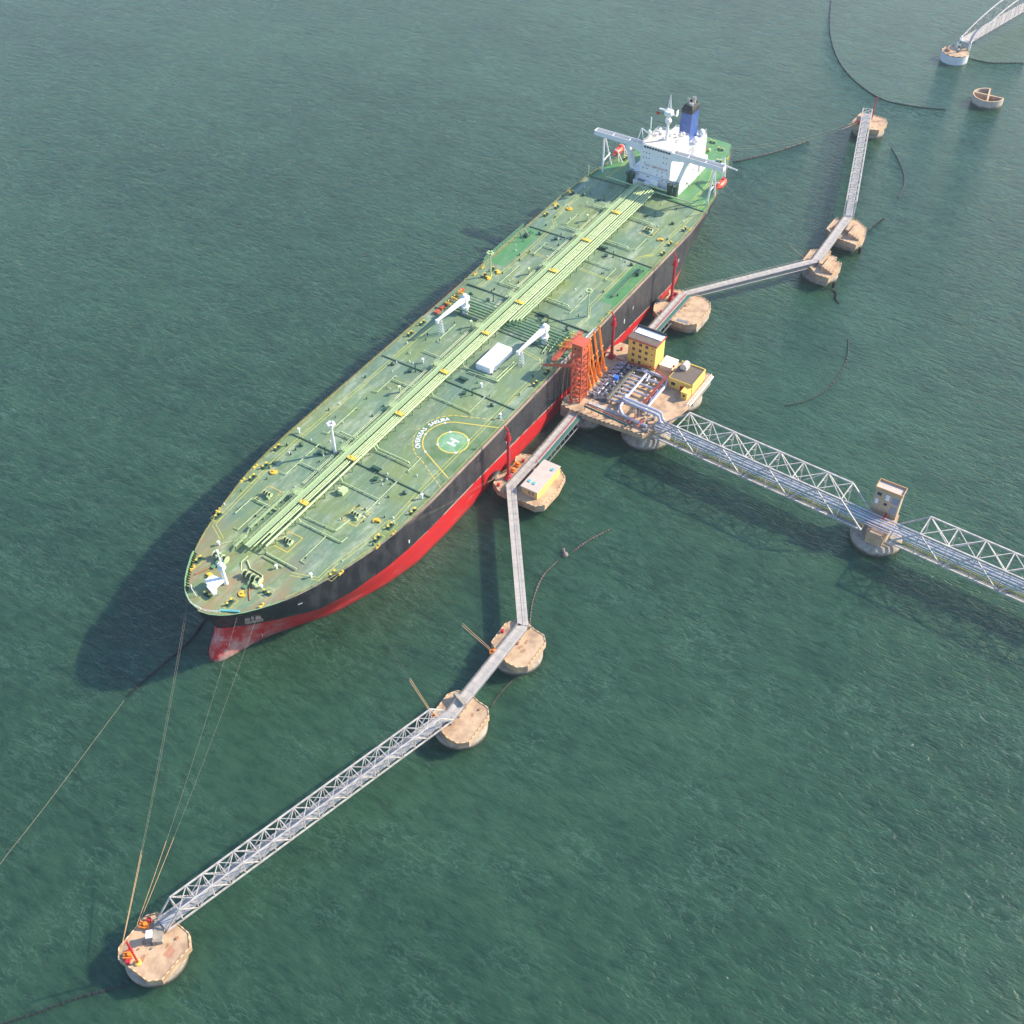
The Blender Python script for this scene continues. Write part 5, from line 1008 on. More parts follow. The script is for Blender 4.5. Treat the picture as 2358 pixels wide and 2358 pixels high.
# ----- dolphins -----
kerb2 = mat('worn_orange_kerb', (.42, .24, .12), .8, col2=(.3, .2, .12), scale=1.0)
def dolphin(name, poly, cxy, r, label, group, z=KZ, extras=()):
    t = thing('mooring_dolphin' if name == 'm' else 'breasting_dolphin', (cxy[0], cxy[1], 0), label, 'dolphin', group)
    m_ = MB(); m_.prism(poly, z - 2.3, z); m_.build('slab', conc, t)
    m_ = MB(); c_ = ((min(p[0] for p in poly) + max(p[0] for p in poly)) / 2, (min(p[1] for p in poly) + max(p[1] for p in poly)) / 2)
    inn = [(c_[0] + (p[0] - c_[0]) * .97, c_[1] + (p[1] - c_[1]) * .97) for p in poly]
    low = [(cxy[0] + (p[0] - c_[0]) * .86, cxy[1] + (p[1] - c_[1]) * .86) for p in poly]
    m_.prism(low, 1.2, z - 2.3, inn); caisson(m_, cxy[0], cxy[1], r, 2.4); m_.build('caisson', concs, t)
    a_, b_ = edge_blocks([(c_[0] + (p[0] - c_[0]) * .985, c_[1] + (p[1] - c_[1]) * .985) for p in poly], z, .8)
    a_.build('kerb', cream, t); b_.build('kerb', kerb2, t)
    rq = random.Random(int(cxy[0] * 7) % 97); st_ = mat('rust_stain_on_concrete', (.30, .13, .06), .9, col2=(.40, .26, .15), scale=.9, amt=1.0)
    for k in range(4):
        ca_, sa_ = cxy[0] + rq.uniform(-5, 5), cxy[1] + rq.uniform(-3.5, 3.5); n_ = 9; m_ = MB(); a0 = rq.uniform(0, 3)
        m_.add([(ca_ + rq.uniform(.2, .9) * math.cos(6.283 * j / n_) * 1.6, sa_ + rq.uniform(.2, .9) * math.sin(6.283 * j / n_), z + .006) for j in range(n_)], [tuple(range(n_))]); m_.build('rust_stain', st_, t)
    for k in range(3):
        q_ = rq.uniform(.2, .45); a1, b1 = cxy[0] + rq.uniform(-5, 5), cxy[1] + rq.uniform(-4, 4); MB().bx(a1, a1 + q_ * 2, b1, b1 + q_, z, z + q_).build('loose_box', rust if k else steeld, t)
    return t
def hooks(t, x, y, z, a=0, m=orange):
    m_ = MB(); m_.obx((x, y), a, 1.1, .8, z, z + .5); ca, sa = math.cos(a), math.sin(a)
    for q in (-.5, .15, .8):
        m_.bar((x - sa * q - ca * .6, y + ca * q - sa * .6, z + .8), (x - sa * q + ca * 1.1, y + ca * q + sa * 1.1, z + .9), .25, 6)
    m_.lathe((x - ca * .5, y - sa * .5), [(.45, z + .5), (.45, z + 1.3), (.6, z + 1.35), (.6, z + 1.5)], 10); m_.build('mooring_hook', m, t)
def redb(t, x, y, z):
    m_ = MB(); m_.lathe((x, y), [(.55, z), (.4, z + .45), (.65, z + .85), (.5, z + 1.1)], 12); m_.build('bollard', red, t)
G1 = 'mooring dolphins of the tanker berth'; G2 = 'breasting dolphins beside the jetty platform'
octA = [(-84.3, -47), (-82.2, -44.9), (-72.5, -44.6), (-70.3, -46.6), (-69.7, -53.5), (-70.0, -57), (-72.4, -59.8), (-82.3, -59.8), (-84.4, -57.2)]
tA = dolphin('m', octA, (-77.5, -52), 7.9, 'tan concrete mooring dolphin at the bottom left corner with red pole and grey cabinet', G1)
hooks(tA, -82.3, -48.6, KZ, 2.2, orange); hooks(tA, -74.6, -46.3, KZ, 2.0, orange); redb(tA, -73.0, -46.4, KZ)
m_ = MB(); m_.obx((-82.4, -48.9), .6, 1.9, .5, KZ, KZ + .9); m_.build('red_hook_base', red, tA)
m_ = MB(); m_.prism([(-77, -51.6), (-72.4, -48), (-70.8, -50), (-75.5, -53.6)], KZ, KZ + 1.4); m_.build('bridge_seat', concs, tA)
m_ = MB()
for k in range(5): m_.obx((-76.2 - k * .02, -55.6 - k * .42), .05, 1.5 - .1 * k, .12, KZ + .004, KZ + .012)
m_.build('faded_red_markings', mat('faded_red_paint', (.42, .14, .08), .8), tA)
def mdol(dx, mirror=False):
    P = [(11.4, -79), (13.2, -74.4), (15.6, -70.6), (24, -70.3), (26.6, -72), (27.8, -76), (26.8, -79.2), (26.4, -83), (24.3, -84.8), (13.6, -85), (11.5, -82.6)]
    if mirror: return [(345.6 - x + dx, y) for x, y in P][::-1]
    return [(x + dx, y) for x, y in P]
tB = dolphin('m', mdol(0), (19.6, -77.8), 8.0, 'tan mooring dolphin where the long lattice footbridge meets the flat walkway', G1)
hooks(tB, 15.2, -72.2, KZ, 2.1, orange); m_ = MB(); m_.obx((23.4, -75.2), 1.2, 2.6, .5, KZ, KZ + 2.6); m_.build('upright_slab', concs, tB)
tC = dolphin('m', [(x + 31.4, y) for x, y in mdol(0)], (50.6, -77.6), 8.0, 'tan mooring dolphin under the corner of two flat walkways, left of the jetty', G1)
hooks(tC, 43.8, -73.4, KZ, 2.1, orange); redb(tC, 52, -71.4, KZ)
m_ = MB(); m_.obx((58, -76.0), .8, 1.8, 1.0, KZ, KZ + 1.3); m_.build('walkway_seat', concs, tC)
bd = [(103.3, -36.4), (105.4, -33.2), (109.4, -32.4), (112, -34.2), (118, -34.2), (120.8, -32.6), (123.2, -33.4), (124.4, -36.2), (124.4, -48.6), (121.4, -52.8), (114.4, -54.2), (105.6, -54.0), (103.2, -51.4)]
tD = dolphin('b', bd, (113.8, -43.8), 8.6, 'tan concrete breasting dolphin carrying the pale flat-roofed house and a red fire tower', G2)
redb(tD, 105.4, -35.4, KZ); redb(tD, 120.2, -36.2, KZ); hooks(tD, 117.4, -35.4, KZ, 1.6, orange); hooks(tD, 114.2, -35.6, KZ, 1.6, orange)
bg_ = [(222.2, -42.6), (222.2, -36.2), (224.4, -33.2), (227.6, -31.8), (231, -31.6), (233.4, -33.6), (238, -33.6), (240.6, -32), (243.2, -36), (243.2, -47), (241.6, -50.6), (238.2, -52.4), (225.4, -52.4), (222.4, -48.6)]
tG = dolphin('b', bg_, (232.4, -43.6), 8.8, 'tan concrete breasting dolphin with an empty flat top beyond the yellow buildings', G2)
redb(tG, 224.8, -36.6, KZ); hooks(tG, 238.6, -36.2, KZ, 1.6, red)
m_ = MB(); m_.obx((224.2, -46.4), PI / 2 * 1.05, 2.4, .9, KZ + .004, KZ + .02); m_.build('dark_hatch', steeld, tG)
tI = dolphin('m', [(283.6, -85), (283.6, -79.5), (289, -73), (291, -70.4), (300, -70.2), (302.4, -73.5), (303.8, -78), (300.4, -79), (300.6, -82), (297.6, -82.6), (297.4, -85.4), (293.6, -86.4)], (292.4, -78.4), 7.8, 'left one of the two tan mooring dolphins with stepped blocks, right of the tanker', G1)
tJ = dolphin('m', [(313.8, -85.6), (314.6, -76.2), (319.4, -69.6), (330.6, -69.8), (333, -74), (333, -79), (329, -84.6), (322, -86.6)], (322.8, -78.2), 7.8, 'tan stepped mooring dolphin where the walkway meets the distant lattice footbridge', G1)
for t, ox in ((tI, 0), (tJ, 30.6)):
    m_ = MB()
    for k in range(4): m_.prism([(287 + ox, -80 - k * 1.3), (296 + ox - k * 1.8, -80 - k * 1.3), (296 + ox - k * 1.8, -81.3 - k * 1.3), (287 + ox, -81.3 - k * 1.3)], KZ, KZ + 2.3 - k * .5)
    m_.prism([(290 + ox, -77.6), (297.5 + ox, -78.2), (297.2 + ox, -79.6), (289.8 + ox, -79.2)], KZ, KZ + 1.8); m_.build('stepped_blocks', conc, t)
    m_ = MB()
    for k in range(2): m_.lathe((286 + ox + k * 9, -87.0 + k * 1.6), [(.7, .6), (.7, 3.4)], 10)
    m_.build('fender', blackm, t); hooks(t, 291 + ox, -73, KZ, 1.2, rust)
tK = dolphin('m', [(416.6, -54.3), (416.8, -46), (419.2, -43.2), (430.6, -43.6), (432, -47), (431.2, -56.6), (427.6, -58.8), (418, -58)], (424, -51), 7.9, 'distant tan mooring dolphin with a red pole at the far end of the footbridge', G1)
hooks(tK, 419.6, -46.6, KZ, 2, red)
for x, y, z1, lx, ly, lb_, b_ in ((-82.3, -51.8, 17.2, .0, .0, 'slim red pole on a pale round foot at the bottom left dolphin', 1), (427.8, -50.6, 16.9, 0, 0, 'slim red pole standing on the farthest tan dolphin', 0)):
    t = thing('marker_pole', (x, y, KZ), lb_, 'pole', 'red marker poles on the outer dolphins'); m_ = MB(); m_.bar((x, y, KZ), (x + lx, y + ly, z1), .28, 8); m_.build('pole', red, t)
    m_ = MB(); m_.lathe((x, y), [(.85, KZ), (.85, KZ + .35), (.6, KZ + .5)], 14); m_.build('foot', yel if b_ else conc, t)
cab_ = thing('control_cabinet', (-75.4, -50.6, KZ), 'small grey cabinet with a pale lid on the bottom left dolphin beside the footbridge end', 'cabinet')
m_ = MB(); m_.obx((-76.2, -50.3), .75, .95, .7, KZ, KZ + 2.9); m_.build('body', steeld, cab_); m_ = MB(); m_.obx((-76.2, -50.3), .75, 1.05, .8, KZ + 2.9, KZ + 3.0); m_.build('lid', roofw, cab_)
# house on dolphin
hs = thing('substation_house', (114, -47, KZ), 'pale flat-roofed one-storey house with two small windows on the dolphin left of the jetty', 'building')
m_ = MB(); m_.bx(106.6, 121.4, -50.2, -44.2, KZ, KZ + 3.4); m_.build('wall', peach, hs)
m_ = MB(); m_.bx(106.62, 121.5, -50.3, -50.2, KZ, KZ + 3.4); m_.build('long_wall', mat('pale_yellow_wall', (.85, .62, .15), .75), hs)
m_ = MB(); m_.bx(106.2, 121.8, -50.6, -43.8, KZ + 3.4, KZ + 3.65); m_.build('roof', roofp, hs)
for x, y in ((118.7, -49), (109.8, -45.2), (109.6, -47.2)): MB().bx(x - .6, x + .6, y - .5, y + .5, KZ + 3.65, KZ + 3.9).build('roof_hatch', teal, hs)
for y in (-47.2, -48.6):
    w_ = MB().bx(106.52, 106.7, y - .42, y + .42, KZ + 1.3, KZ + 2.3).build('window', glass, hs); f_ = MB(); f_.bx(106.48, 106.51, y - .05, y + .05, KZ + 1.3, KZ + 2.3); f_.bx(106.48, 106.51, y - .42, y + .42, KZ + 1.75, KZ + 1.85); f_.build('window_frame', offwhite, w_)
# ----- flat walkways -----
def walkway(a, b, w, z, label, kind='beam', ext=0.0, green=0):
    a = Vector((a[0], a[1], z)); b = Vector((b[0], b[1], z)); u = (b - a).normalized(); n = Vector((-u.y, u.x, 0)); L = (b - a).length
    t = thing('walkway', tuple((a + b) / 2), label, 'walkway', 'straight walkways linking the dolphins and the jetty'); ang = math.atan2(u.y, u.x); c = (a + b) / 2
    m_ = MB(); m_.obx((c.x, c.y), ang, L / 2 + ext, w / 2, z - .25, z); m_.build('footway', walkc, t)
    m_ = MB()
    for s_ in (-1, 1):
        q = n * (w / 2 - .25) * s_; cc = c + q; m_.obx((cc.x, cc.y), ang, L / 2 - .2, .12, z - 1.6, z - .25)
    k = 2.0
    while k < L - 1: p = a + u * k; m_.bar(p + n * (w / 2 - .3) - Vector((0, 0, 1)), p - n * (w / 2 - .3) - Vector((0, 0, 1)), .1); k += 4
    m_.build('beams', steeld, t)
    m_ = MB()
    for s_ in (-1, 1): q = n * (w / 2 - .07) * s_; m_.rail([a + q, b + q], 1.1, .035, 2.2, 1)
    m_.build('railing', steel, t)
    m_ = MB(); k = 3.0
    while k < L: p = a + u * k; q = n * (w / 2 - .1); m_.bar(p + q + Vector((0, 0, .01)), p - q + Vector((0, 0, .01)), .03); k += 3.0
    m_.bar(a + Vector((0, 0, .01)), b + Vector((0, 0, .01)), .035); m_.build('slab_joints', steeld, t)
    if green:
        m_ = MB(); q = n * (w / 2 + .75) * green; cc = c + q; m_.obx((cc.x, cc.y), ang, L / 2, .55, z - .1, z + .05); m_.build('green_cable_tray', greenp, t)
        m_ = MB(); q = n * (w / 2 - .55) * green; cc = c + q; m_.obx((cc.x, cc.y), ang, L / 2, .2, z + .004, z + .25)
        m_.build('red_pipe', red, t)
        m_ = MB(); q = n * (w / 2 + 1.9) * green; q2 = n * (w / 2 + 1.3) * green
        m_.bar(a + q + Vector((0, 0, -2.2)), b + q + Vector((0, 0, -2.2)), .22); m_.bar(a + q2 + Vector((0, 0, -.4)), b + q2 + Vector((0, 0, -.4)), .2)
        k = 0.5
        while k < L: p = a + u * k; m_.bar(p + q2 + Vector((0, 0, -.4)), p + q + Vector((0, 0, -2.2)), .1); m_.bar(p + n * (w / 2) * green, p + q2 + Vector((0, 0, -.4)), .1); k += 3.2
        m_.build('outrigger', steeld, t)
    return t
nB, nC, nD0, nD1, nE = (15.4, -75.9), (56.6, -76.0), (106.4, -39.9), (120.8, -40.1), (152.6, -39.4)
nF, nG, nI, nJ, nK = (196.5, -39.6), (239.8, -39.3), (291.6, -76.0), (332.2, -74.9), (427.4, -47.6)
walkway(nB, nC, 3.2, WZ, 'pale straight concrete walkway between the two tan dolphins left of the jetty, nearest the bow')
walkway(nC, nD0, 3.3, WZ, 'long pale straight walkway running up to the dolphin with the flat-roofed house')
walkway((105.2, -39.9), (121.6, -40.0), 3.2, WZ + .02, 'short pale walkway passing beside the flat-roofed house on its dolphin')
walkway(nD1, nE, 3.2, WZ + .04, 'walkway with red pipe and green tray from the flat-roofed house to the jetty', green=-1)
walkway(nF, nG, 3.2, WZ + .04, 'walkway with red pipe and green tray running behind the four-storey yellow building', green=-1)
walkway(nG, nI, 3.0, WZ, 'long pale slanting walkway crossing open water to the right of the tanker')
walkway(nI, nJ, 3.4, WZ + .02, 'short pale walkway between the two stepped dolphins right of the tanker')
sup2 = thing('walkway_supports', (200, -50, 0), 'pale pipe slung under the slanting walkway right of the tanker', 'pipe')
MB().bar((243, -43.2, 5.0), (291, -77.5, 5.0), .16, 6).build('hanging_pipe', walkc, sup2)
# ----- lattice footbridges -----
def truss(a, b, w, z, h, panels, label, name='footbridge', group=None, end_in=1, chord=.28, brace=.17, deck=None, mats=steel, deckmat=walkc, kind='lattice footbridges'):
    A = Vector((a[0], a[1], z)); B = Vector((b[0], b[1], z)); u = (B - A).normalized(); n = Vector((-u.y, u.x, 0)); L = (B - A).length; up = Vector((0, 0, h)); s = L / panels
    t = thing(name, tuple((A + B) / 2), label, 'bridge', group or kind)
    for sd in (1, -1):
        q = n * (w / 2) * sd; m_ = MB(); m_.bar(A + q, B + q, chord, 4); m_.bar(A + q + u * s * end_in + up, B + q - u * s * end_in + up, chord, 4); m_.build('chord_pair', mats, t)
        m_ = MB()
        m_.bar(A + q, A + q + u * s * end_in + up, chord * .9); m_.bar(B + q, B + q - u * s * end_in + up, chord * .9)
        for k in range(end_in, panels - end_in + 1):
            p = A + q + u * s * k; m_.bar(p, p + up, brace * .8)
            if k < panels - end_in:
                if k % 2: m_.bar(p + up, p + u * s, brace)
                else: m_.bar(p, p + u * s + up, brace)
        m_.build('side_bracing', mats, t)
    m_ = MB(); p1, p2 = n * (w / 2), -n * (w / 2)
    for k in range(end_in, panels - end_in + 1):
        c = A + u * s * k + up; m_.bar(c + p1, c + p2, brace)
        if k < panels - end_in: d_ = c + u * s; m_.bar(c + p1, d_ + p2, brace * .75); m_.bar(c + p2, d_ + p1, brace * .75)
    m_.build('top_bracing', mats, t)
    m_ = MB()
    for k in range(panels + 1): c = A + u * s * k; m_.bar(c + p1, c + p2, brace)
    m_.build('floor_beams', mats, t)
    return t, A, B, u, n, s
fb1 = truss((-72.4, -50.6), (17.4, -75.4), 4.4, WZ - .2, 5.2, 20, 'long pale lattice footbridge starting at the bottom left dolphin')
fb2 = truss((331.4, -75.0), (428.6, -47.2), 4.4, WZ - .2, 5.2, 20, 'distant pale lattice footbridge leading to the farthest tan dolphin, upper right')
for t, A, B, u, n, s in (fb1, fb2):
    m_ = MB(); c = (A + B) / 2; m_.obx((c.x, c.y), math.atan2(u.y, u.x), (B - A).length / 2, 1.5, WZ + .1, WZ + .25); m_.build('footway', mat('cool_grey_plate', (.36, .35, .335), .6, col2=(.24, .235, .23), scale=.8), t)
    m_ = MB(); m_.rail([A + n * 1.45 + Vector((0, 0, .45)), B + n * 1.45 + Vector((0, 0, .45))], 1, .04, 2.2); m_.rail([A - n * 1.45 + Vector((0, 0, .45)), B - n * 1.45 + Vector((0, 0, .45))], 1, .04, 2.2); m_.build('railing', steel, t)
# ----- pipe bridges -----
PZ = 7.6
pa, pb = (158.7, -69.8), (154.4, -149.2); pc_, pd_ = (153.9, -158.2), (149.8, -240)
def pbridge(a, b, panels, label): return truss(a, b, 9.4, PZ, 9.0, panels, label, 'pipe_bridge', 'steel pipe bridges leaving the jetty platform', chord=.36, brace=.24)
pb1 = pbridge(pa, pb, 9, 'large grey truss bridge carrying pipes from the jetty platform to the round pier')
pb2 = pbridge(pc_, pd_, 9, 'large grey truss bridge carrying pipes from the round pier out of the right edge')
for t, A, B, u, n, s in (pb1, pb2):
    c = (A + B) / 2; an_ = math.atan2(u.y, u.x); m_ = MB(); q = c - n * 3.7; m_.obx((q.x, q.y), an_, (B - A).length / 2, .75, PZ + .1, PZ + .2); m_.build('service_walkway', MATS.get('olive_grey_grating'), t)
    m_ = MB(); m_.rail([A - n * 3.1 + Vector((0, 0, .2)), B - n * 3.1 + Vector((0, 0, .2))], 1.0, .05, 2.2); m_.build('yellow_handrail', yel, t)
    m_ = MB(); q = c + n * 4.1; m_.obx((q.x, q.y), an_, (B - A).length / 2, .35, PZ + .6, PZ + .8); m_.build('cable_tray', steeld, t)
    m_ = MB(); ub = u * s
    for k in range(10): p = A + u * s * k + Vector((0, 0, .5)); m_.bar(p + n * 4.4, p - n * 3, .15)
    m_.build('pipe_saddles', steeld, t)
    m_ = MB()     # extra corner braces low on the far side
    for k in range(1, 9): p = A + n * 4.7 + u * s * k; m_.bar(p + Vector((0, 0, 9)), p + Vector((0, 0, 5.4)) - n * 1.6, .14); m_.bar(p + Vector((0, 0, 5.4)), p - n * 4.7 + Vector((0, 0, 9)), .11)
    m_.build('knee_braces', steel, t)
# the side of the bridge nearest the camera is -n or +n: keep walkway there
for i, (off, r, z) in enumerate(((3.4, .27, 1.3), (2.2, .25, 1.2), (.95, .36, 1.4), (-.35, .36, 1.4), (-1.6, .2, 1.3), (-2.4, .12, 1.2))):
    A, u, n = pb1[1], pb1[3], pb1[4]
    m_ = MB(); P0 = A + n * off + Vector((0, 0, z)) - u * (2.5 - i * .3); B = pb2[2]; m_.pipe([tuple(P0), tuple(pb1[2] + n * off + Vector((0, 0, z))), tuple(pb2[1] + n * off + Vector((0, 0, z))), tuple(B + n * off + Vector((0, 0, z)))], r, 8)
    for k in range(0, 14): p = P0 + u * (6 + k * 12); m_.bar(p - u * .15, p + u * .15, r * 1.25, 8)
    tag(m_.build('pipeline', silver, smooth=True), ['thick silver pipeline on the far edge of the pipe bridge', 'slimmer silver pipeline second from the far edge of the pipe bridge', 'thickest silver pipeline just behind the middle of the pipe bridge', 'thick silver pipeline in the middle of the pipe bridge', 'medium silver pipeline just before the middle of the pipe bridge', 'thin silver pipeline next to the yellow handrail, second from the near edge', 'thinnest silver pipeline closest to the yellow handrail of the pipe bridge'][i], 'pipeline', 'silver pipelines running through the pipe bridges')
# round pier of the pipe bridge
pr = thing('bridge_pier', (156, -153.5, 0), 'round tan concrete caisson pier carrying the joint of the two pipe bridges', 'pier')
m_ = MB(); caisson(m_, 156.2, -153.4, 8.6, 2.8); m_.build('caisson', concs, pr)
m_ = MB(); m_.prism([(150.2, -151.2), (150.2, -156.6), (163.6, -157.4), (163.8, -148.6), (154, -150)], 2.6, PZ - .6); m_.prism([(150.2, -151.8), (150.2, -155.8), (152.6, -156), (152.8, -151.8)], PZ - .6, PZ + .4); m_.build('pier_head', conc, pr)
m_ = MB()
for k in range(4): m_.bar((152.4, -151.5 - k, PZ + .4), (153.8, -151.8 - k * .9, PZ + 1.4), .18); m_.bx(157 + k * .8, 157.5 + k * .8, -154, -153.4, PZ, PZ + 1.6)
m_.build('red_pipe_clamps', red, pr)
pbld = thing('pier_substation', (162, -152.5, PZ), 'tall narrow tan building with grey shutters on the round pier', 'building')
m_ = MB(); m_.bx(160.6, 164.6, -156.8, -148.2, 2.0, 17.6); m_.build('wall', tanw, pbld)
m_ = MB(); m_.bx(160.4, 164.8, -157, -148.0, 17.6, 17.75); m_.build('roof', roofp, pbld)
m_ = MB(); m_.bx(160.3, 160.5, -157.1, -147.9, 17.5, 18.5); m_.bx(164.6, 164.85, -157.1, -147.9, 17.5, 18.5); m_.bx(160.5, 164.6, -148.1, -147.9, 17.5, 18.5); m_.bx(160.5, 164.6, -157.1, -156.9, 17.5, 18.5); m_.build('parapet', mat('orange_brick_edge', (.52, .30, .15), .8), pbld)
shut = mat('blue_grey_shutter', (.22, .26, .34), .5)
for y0_, y1_, z0_, z1_, m__, nm in ((-150.4, -149.0, 15.0, 16.2, glass, 'window'), (-153.2, -151.9, 13.9, 16.3, roofw, 'shutter'), (-156.3, -154.2, 13.2, 16.0, shut, 'shutter'), (-149.9, -148.9, 11.2, 13.2, roofw, 'shutter'), (-152.9, -151.9, 11.6, 12.6, glass, 'window'), (-156.3, -154.2, 9.2, 12, shut, 'shutter')):
    MB().bx(160.5, 160.64, y0_, y1_, z0_, z1_).build(nm, m__, pbld)
m_ = MB()
for z in (10.4, 13.0): m_.bx(160.52, 160.62, -156.8, -148.2, z, z + .15)
for y in (-151, -153.7): m_.bx(160.52, 160.62, y - .08, y + .08, 8, 17.5)
m_.build('wall_bands', peach, pbld)
# ----- far pier with striped beacon, arch footbridge, unfinished caisson -----
wp = thing('white_pier', (528.4, -61.8, 0), 'white-sided round pier with tan top at the upper right, footbridge resting on it', 'pier')
m_ = MB(); m_.lathe((528.4, -61.8), [(7.3, -2), (7.3, 4.3)], 40); m_.build('white_caisson', mat('white_painted_concrete', (.60, .60, .59), .7, col2=(.42, .38, .33), scale=.3, lo=.5, hi=.75), wp)
m_ = MB(); m_.lathe((528.4, -61.8), [(7.15, 4.3), (7.15, 4.6)], 40); m_.build('top_slab', conc, wp)
a_, b_ = edge_blocks([(528.4 + 7.2 * math.cos(2 * PI * k / 28), -61.8 + 7.2 * math.sin(2 * PI * k / 28)) for k in range(28)], 4.6, 1.0); a_.build('kerb', sooty, wp); b_.build('kerb', cream, wp)
m_ = MB()
for q in (-67.3, -60.6): m_.bx(533.6, 534.4, q - .5, q + .5, 4.6, 9)
m_.bx(533.6, 534.6, -67.6, -60.2, 8.4, 9); m_.build('bridge_portal', white, wp)
m_ = MB(); m_.lathe((526.5, -58), [(1.2, 4.6), (1.1, 5.5), (.5, 5.9)], 10); m_.bx(527, 529, -57.6, -56.6, 4.6, 5.6); m_.build('rusty_winch', rust, wp)
bc = thing('beacon', (527.6, -62.9, 4.6), 'slender black and white striped beacon standing on the white round pier', 'beacon')
for k in range(6): MB().lathe((528.0, -63.0), [(.55 - k * .04, 4.6 + k * 1.25), (.51 - k * .04, 4.6 + (k + 1) * 1.25)], 12).build('band', white if k % 2 else darkg, bc)
MB().lathe((528.0, -63.0), [(.9, 12.1), (.9, 12.25), (.35, 12.3), (.35, 13.2), (.7, 13.3), (.4, 13.7)], 12).build('lantern', white, bc)
ab = thing('arch_footbridge', (570, -73, 9), 'pale bow-shaped steel footbridge at the top right corner rising from the white pier', 'bridge')
a = Vector((534.2, -64, 9)); b = Vector((646, -90, 9)); u = (b - a).normalized(); n = Vector((-u.y, u.x, 0)); L = (b - a).length
m_ = MB(); c = (a + b) / 2; m_.obx((c.x, c.y), math.atan2(u.y, u.x), L / 2, 3.2, 8.6, 9.0); m_.build('footway', walkc, ab)
for sd in (1, -1):
    m_ = MB(); pts = []
    N = 22
    for k in range(N + 1): f = k / N; pts.append(a + u * L * f + n * 3.3 * sd + Vector((0, 0, 17 * 4 * f * (1 - f) * .62)))
    m_.pipe([tuple(p) for p in pts], .38, 6); m_.build('arch_rib', steel, ab, smooth=True)
    m_ = MB()
    for k in range(1, N): p = pts[k]; g_ = Vector((p.x, p.y, 9)); m_.bar(p, g_, .12); g2 = Vector((pts[k + 1 if k % 2 else k - 1].x, pts[k + 1 if k % 2 else k - 1].y, 9)); m_.bar(p, g2, .1)
    m_.build('hangers', steel, ab)
m_ = MB()
for k in range(4, 19, 2): f = k / 22; p = a + u * L * f + Vector((0, 0, 17 * 4 * f * (1 - f) * .62)); m_.bar(p + n * 3.3, p - n * 3.3, .15)
m_.build('cross_beams', steel, ab)
hx, hy = (487.3, -92.3, 4.20)[:2]
hc = thing('open_caisson', (hx, hy, 0), 'open unfinished round concrete caisson with a cross wall inside and one quarter missing', 'caisson')
vA = (493.1, -91.2, 4.20); vB = (487.5, -99.9, 4.20)
angA = math.atan2(vA[1] - hy, vA[0] - hx); angB = math.atan2(vB[1] - hy, vB[0] - hx)
R0 = 7.9
def ringwall(a0, a1, r0, r1, z0, z1, mb, n=40):
    vs = []
    for k in range(n + 1):
        t_ = a0 + (a1 - a0) * k / n
        for r, z in ((r0, z0), (r1, z0), (r1, z1), (r0, z1)): vs.append((hx + r * math.cos(t_), hy + r * math.sin(t_), z))
    fs = [(k * 4 + j, k * 4 + (j + 1) % 4, (k + 1) * 4 + (j + 1) % 4, (k + 1) * 4 + j) for k in range(n) for j in range(4)]
    mb.add(vs, fs + [(0, 1, 2, 3), (n * 4, n * 4 + 1, n * 4 + 2, n * 4 + 3)])
m_ = MB(); aa, bb = angA, angB
while bb < aa: bb += 2 * PI
if bb - aa < PI: aa, bb = angB, angA + 2 * PI
while bb - aa > 2 * PI: bb -= 2 * PI
ringwall(aa, bb, R0 - .6, R0, -2, 4.2, m_); m_.build('ring_wall', tide(mat('pale_ring_concrete', (.48, .42, .33), .8, col2=(.32, .26, .2), scale=.4)), hc)
m_ = MB(); ringwall(aa, bb, R0 - .62, R0 + .02, 4.2, 4.35, m_); m_.build('ring_top', conc, hc)
m_ = MB(); q = angB; m_.obx((hx, hy), q, R0 - .5, .45, -1, 4.3); m_.obx((hx, hy), angA, R0 - .5, .45, -1, 4.34); m_.build('cross_wall', conc, hc)
m_ = MB(); m_.lathe((hx, hy), [(R0 - .8, -1), (R0 - .8, 1.4)], 30)
m_.build('inner_fill', rust, hc)
# ----- fenders, booms, buoy, moorings -----
for x, lb_ in ((109.5, 'round black rubber fender between the hull and the dolphin with the house'), (231.0, 'round black rubber fender between the hull and the empty dolphin beyond the yellow buildings')):
    y_ = -31.45
    m_ = MB(); n = 10; prof = [(0.05, -2.2), (.9, -2.0), (1.35, -1.2), (1.4, 0), (1.35, 1.2), (.9, 2.0), (.05, 2.2)]
    mm = MB(); mm.lathe((0, 0), prof, 14); m_.v = [(x + v[2] * 1.1, y_ + v[0], 4.6 + v[1] * 1.15) for v in mm.v]; m_.f = mm.f
    tag(m_.build('fender', blackm, smooth=True), lb_, 'fender', 'black fenders along the tanker side')
def boom(pts, r, label, m=blackm, dash=None):
    P = [Vector(p) for p in pts]; o_ = []
    for i in range(len(P) - 1):      # smooth curve
        p0 = P[max(i - 1, 0)]; p1 = P[i]; p2 = P[i + 1]; p3 = P[min(i + 2, len(P) - 1)]
        for k in range(8):
            t_ = k / 8; o_.append(.5 * ((2 * p1) + (-p0 + p2) * t_ + (2 * p0 - 5 * p1 + 4 * p2 - p3) * t_ ** 2 + (-p0 + 3 * p1 - 3 * p2 + p3) * t_ ** 3))
    o_.append(P[-1])
    m_ = MB()
    if dash:
        acc = 0
        for a, b in zip(o_, o_[1:]):
            L = (b - a).length; u = (b - a) / L; s = 0.0
            while s < L:
                e = min(L, s + dash[0] - acc % 1e9 * 0); m_.bar(a + u * s, a + u * max(s + .1, e - dash[1]), r * random.uniform(.7, 1.15), 6); s = e if e > s else L
    if dash: m_.pipe([tuple(p) for p in o_], r * .35, 5)
    else: m_.pipe([tuple(p) for p in o_], r, 6)
    return tag(m_.build('oil_boom', m), label, 'floating boom', 'floating oil booms around the berth')
z = .12
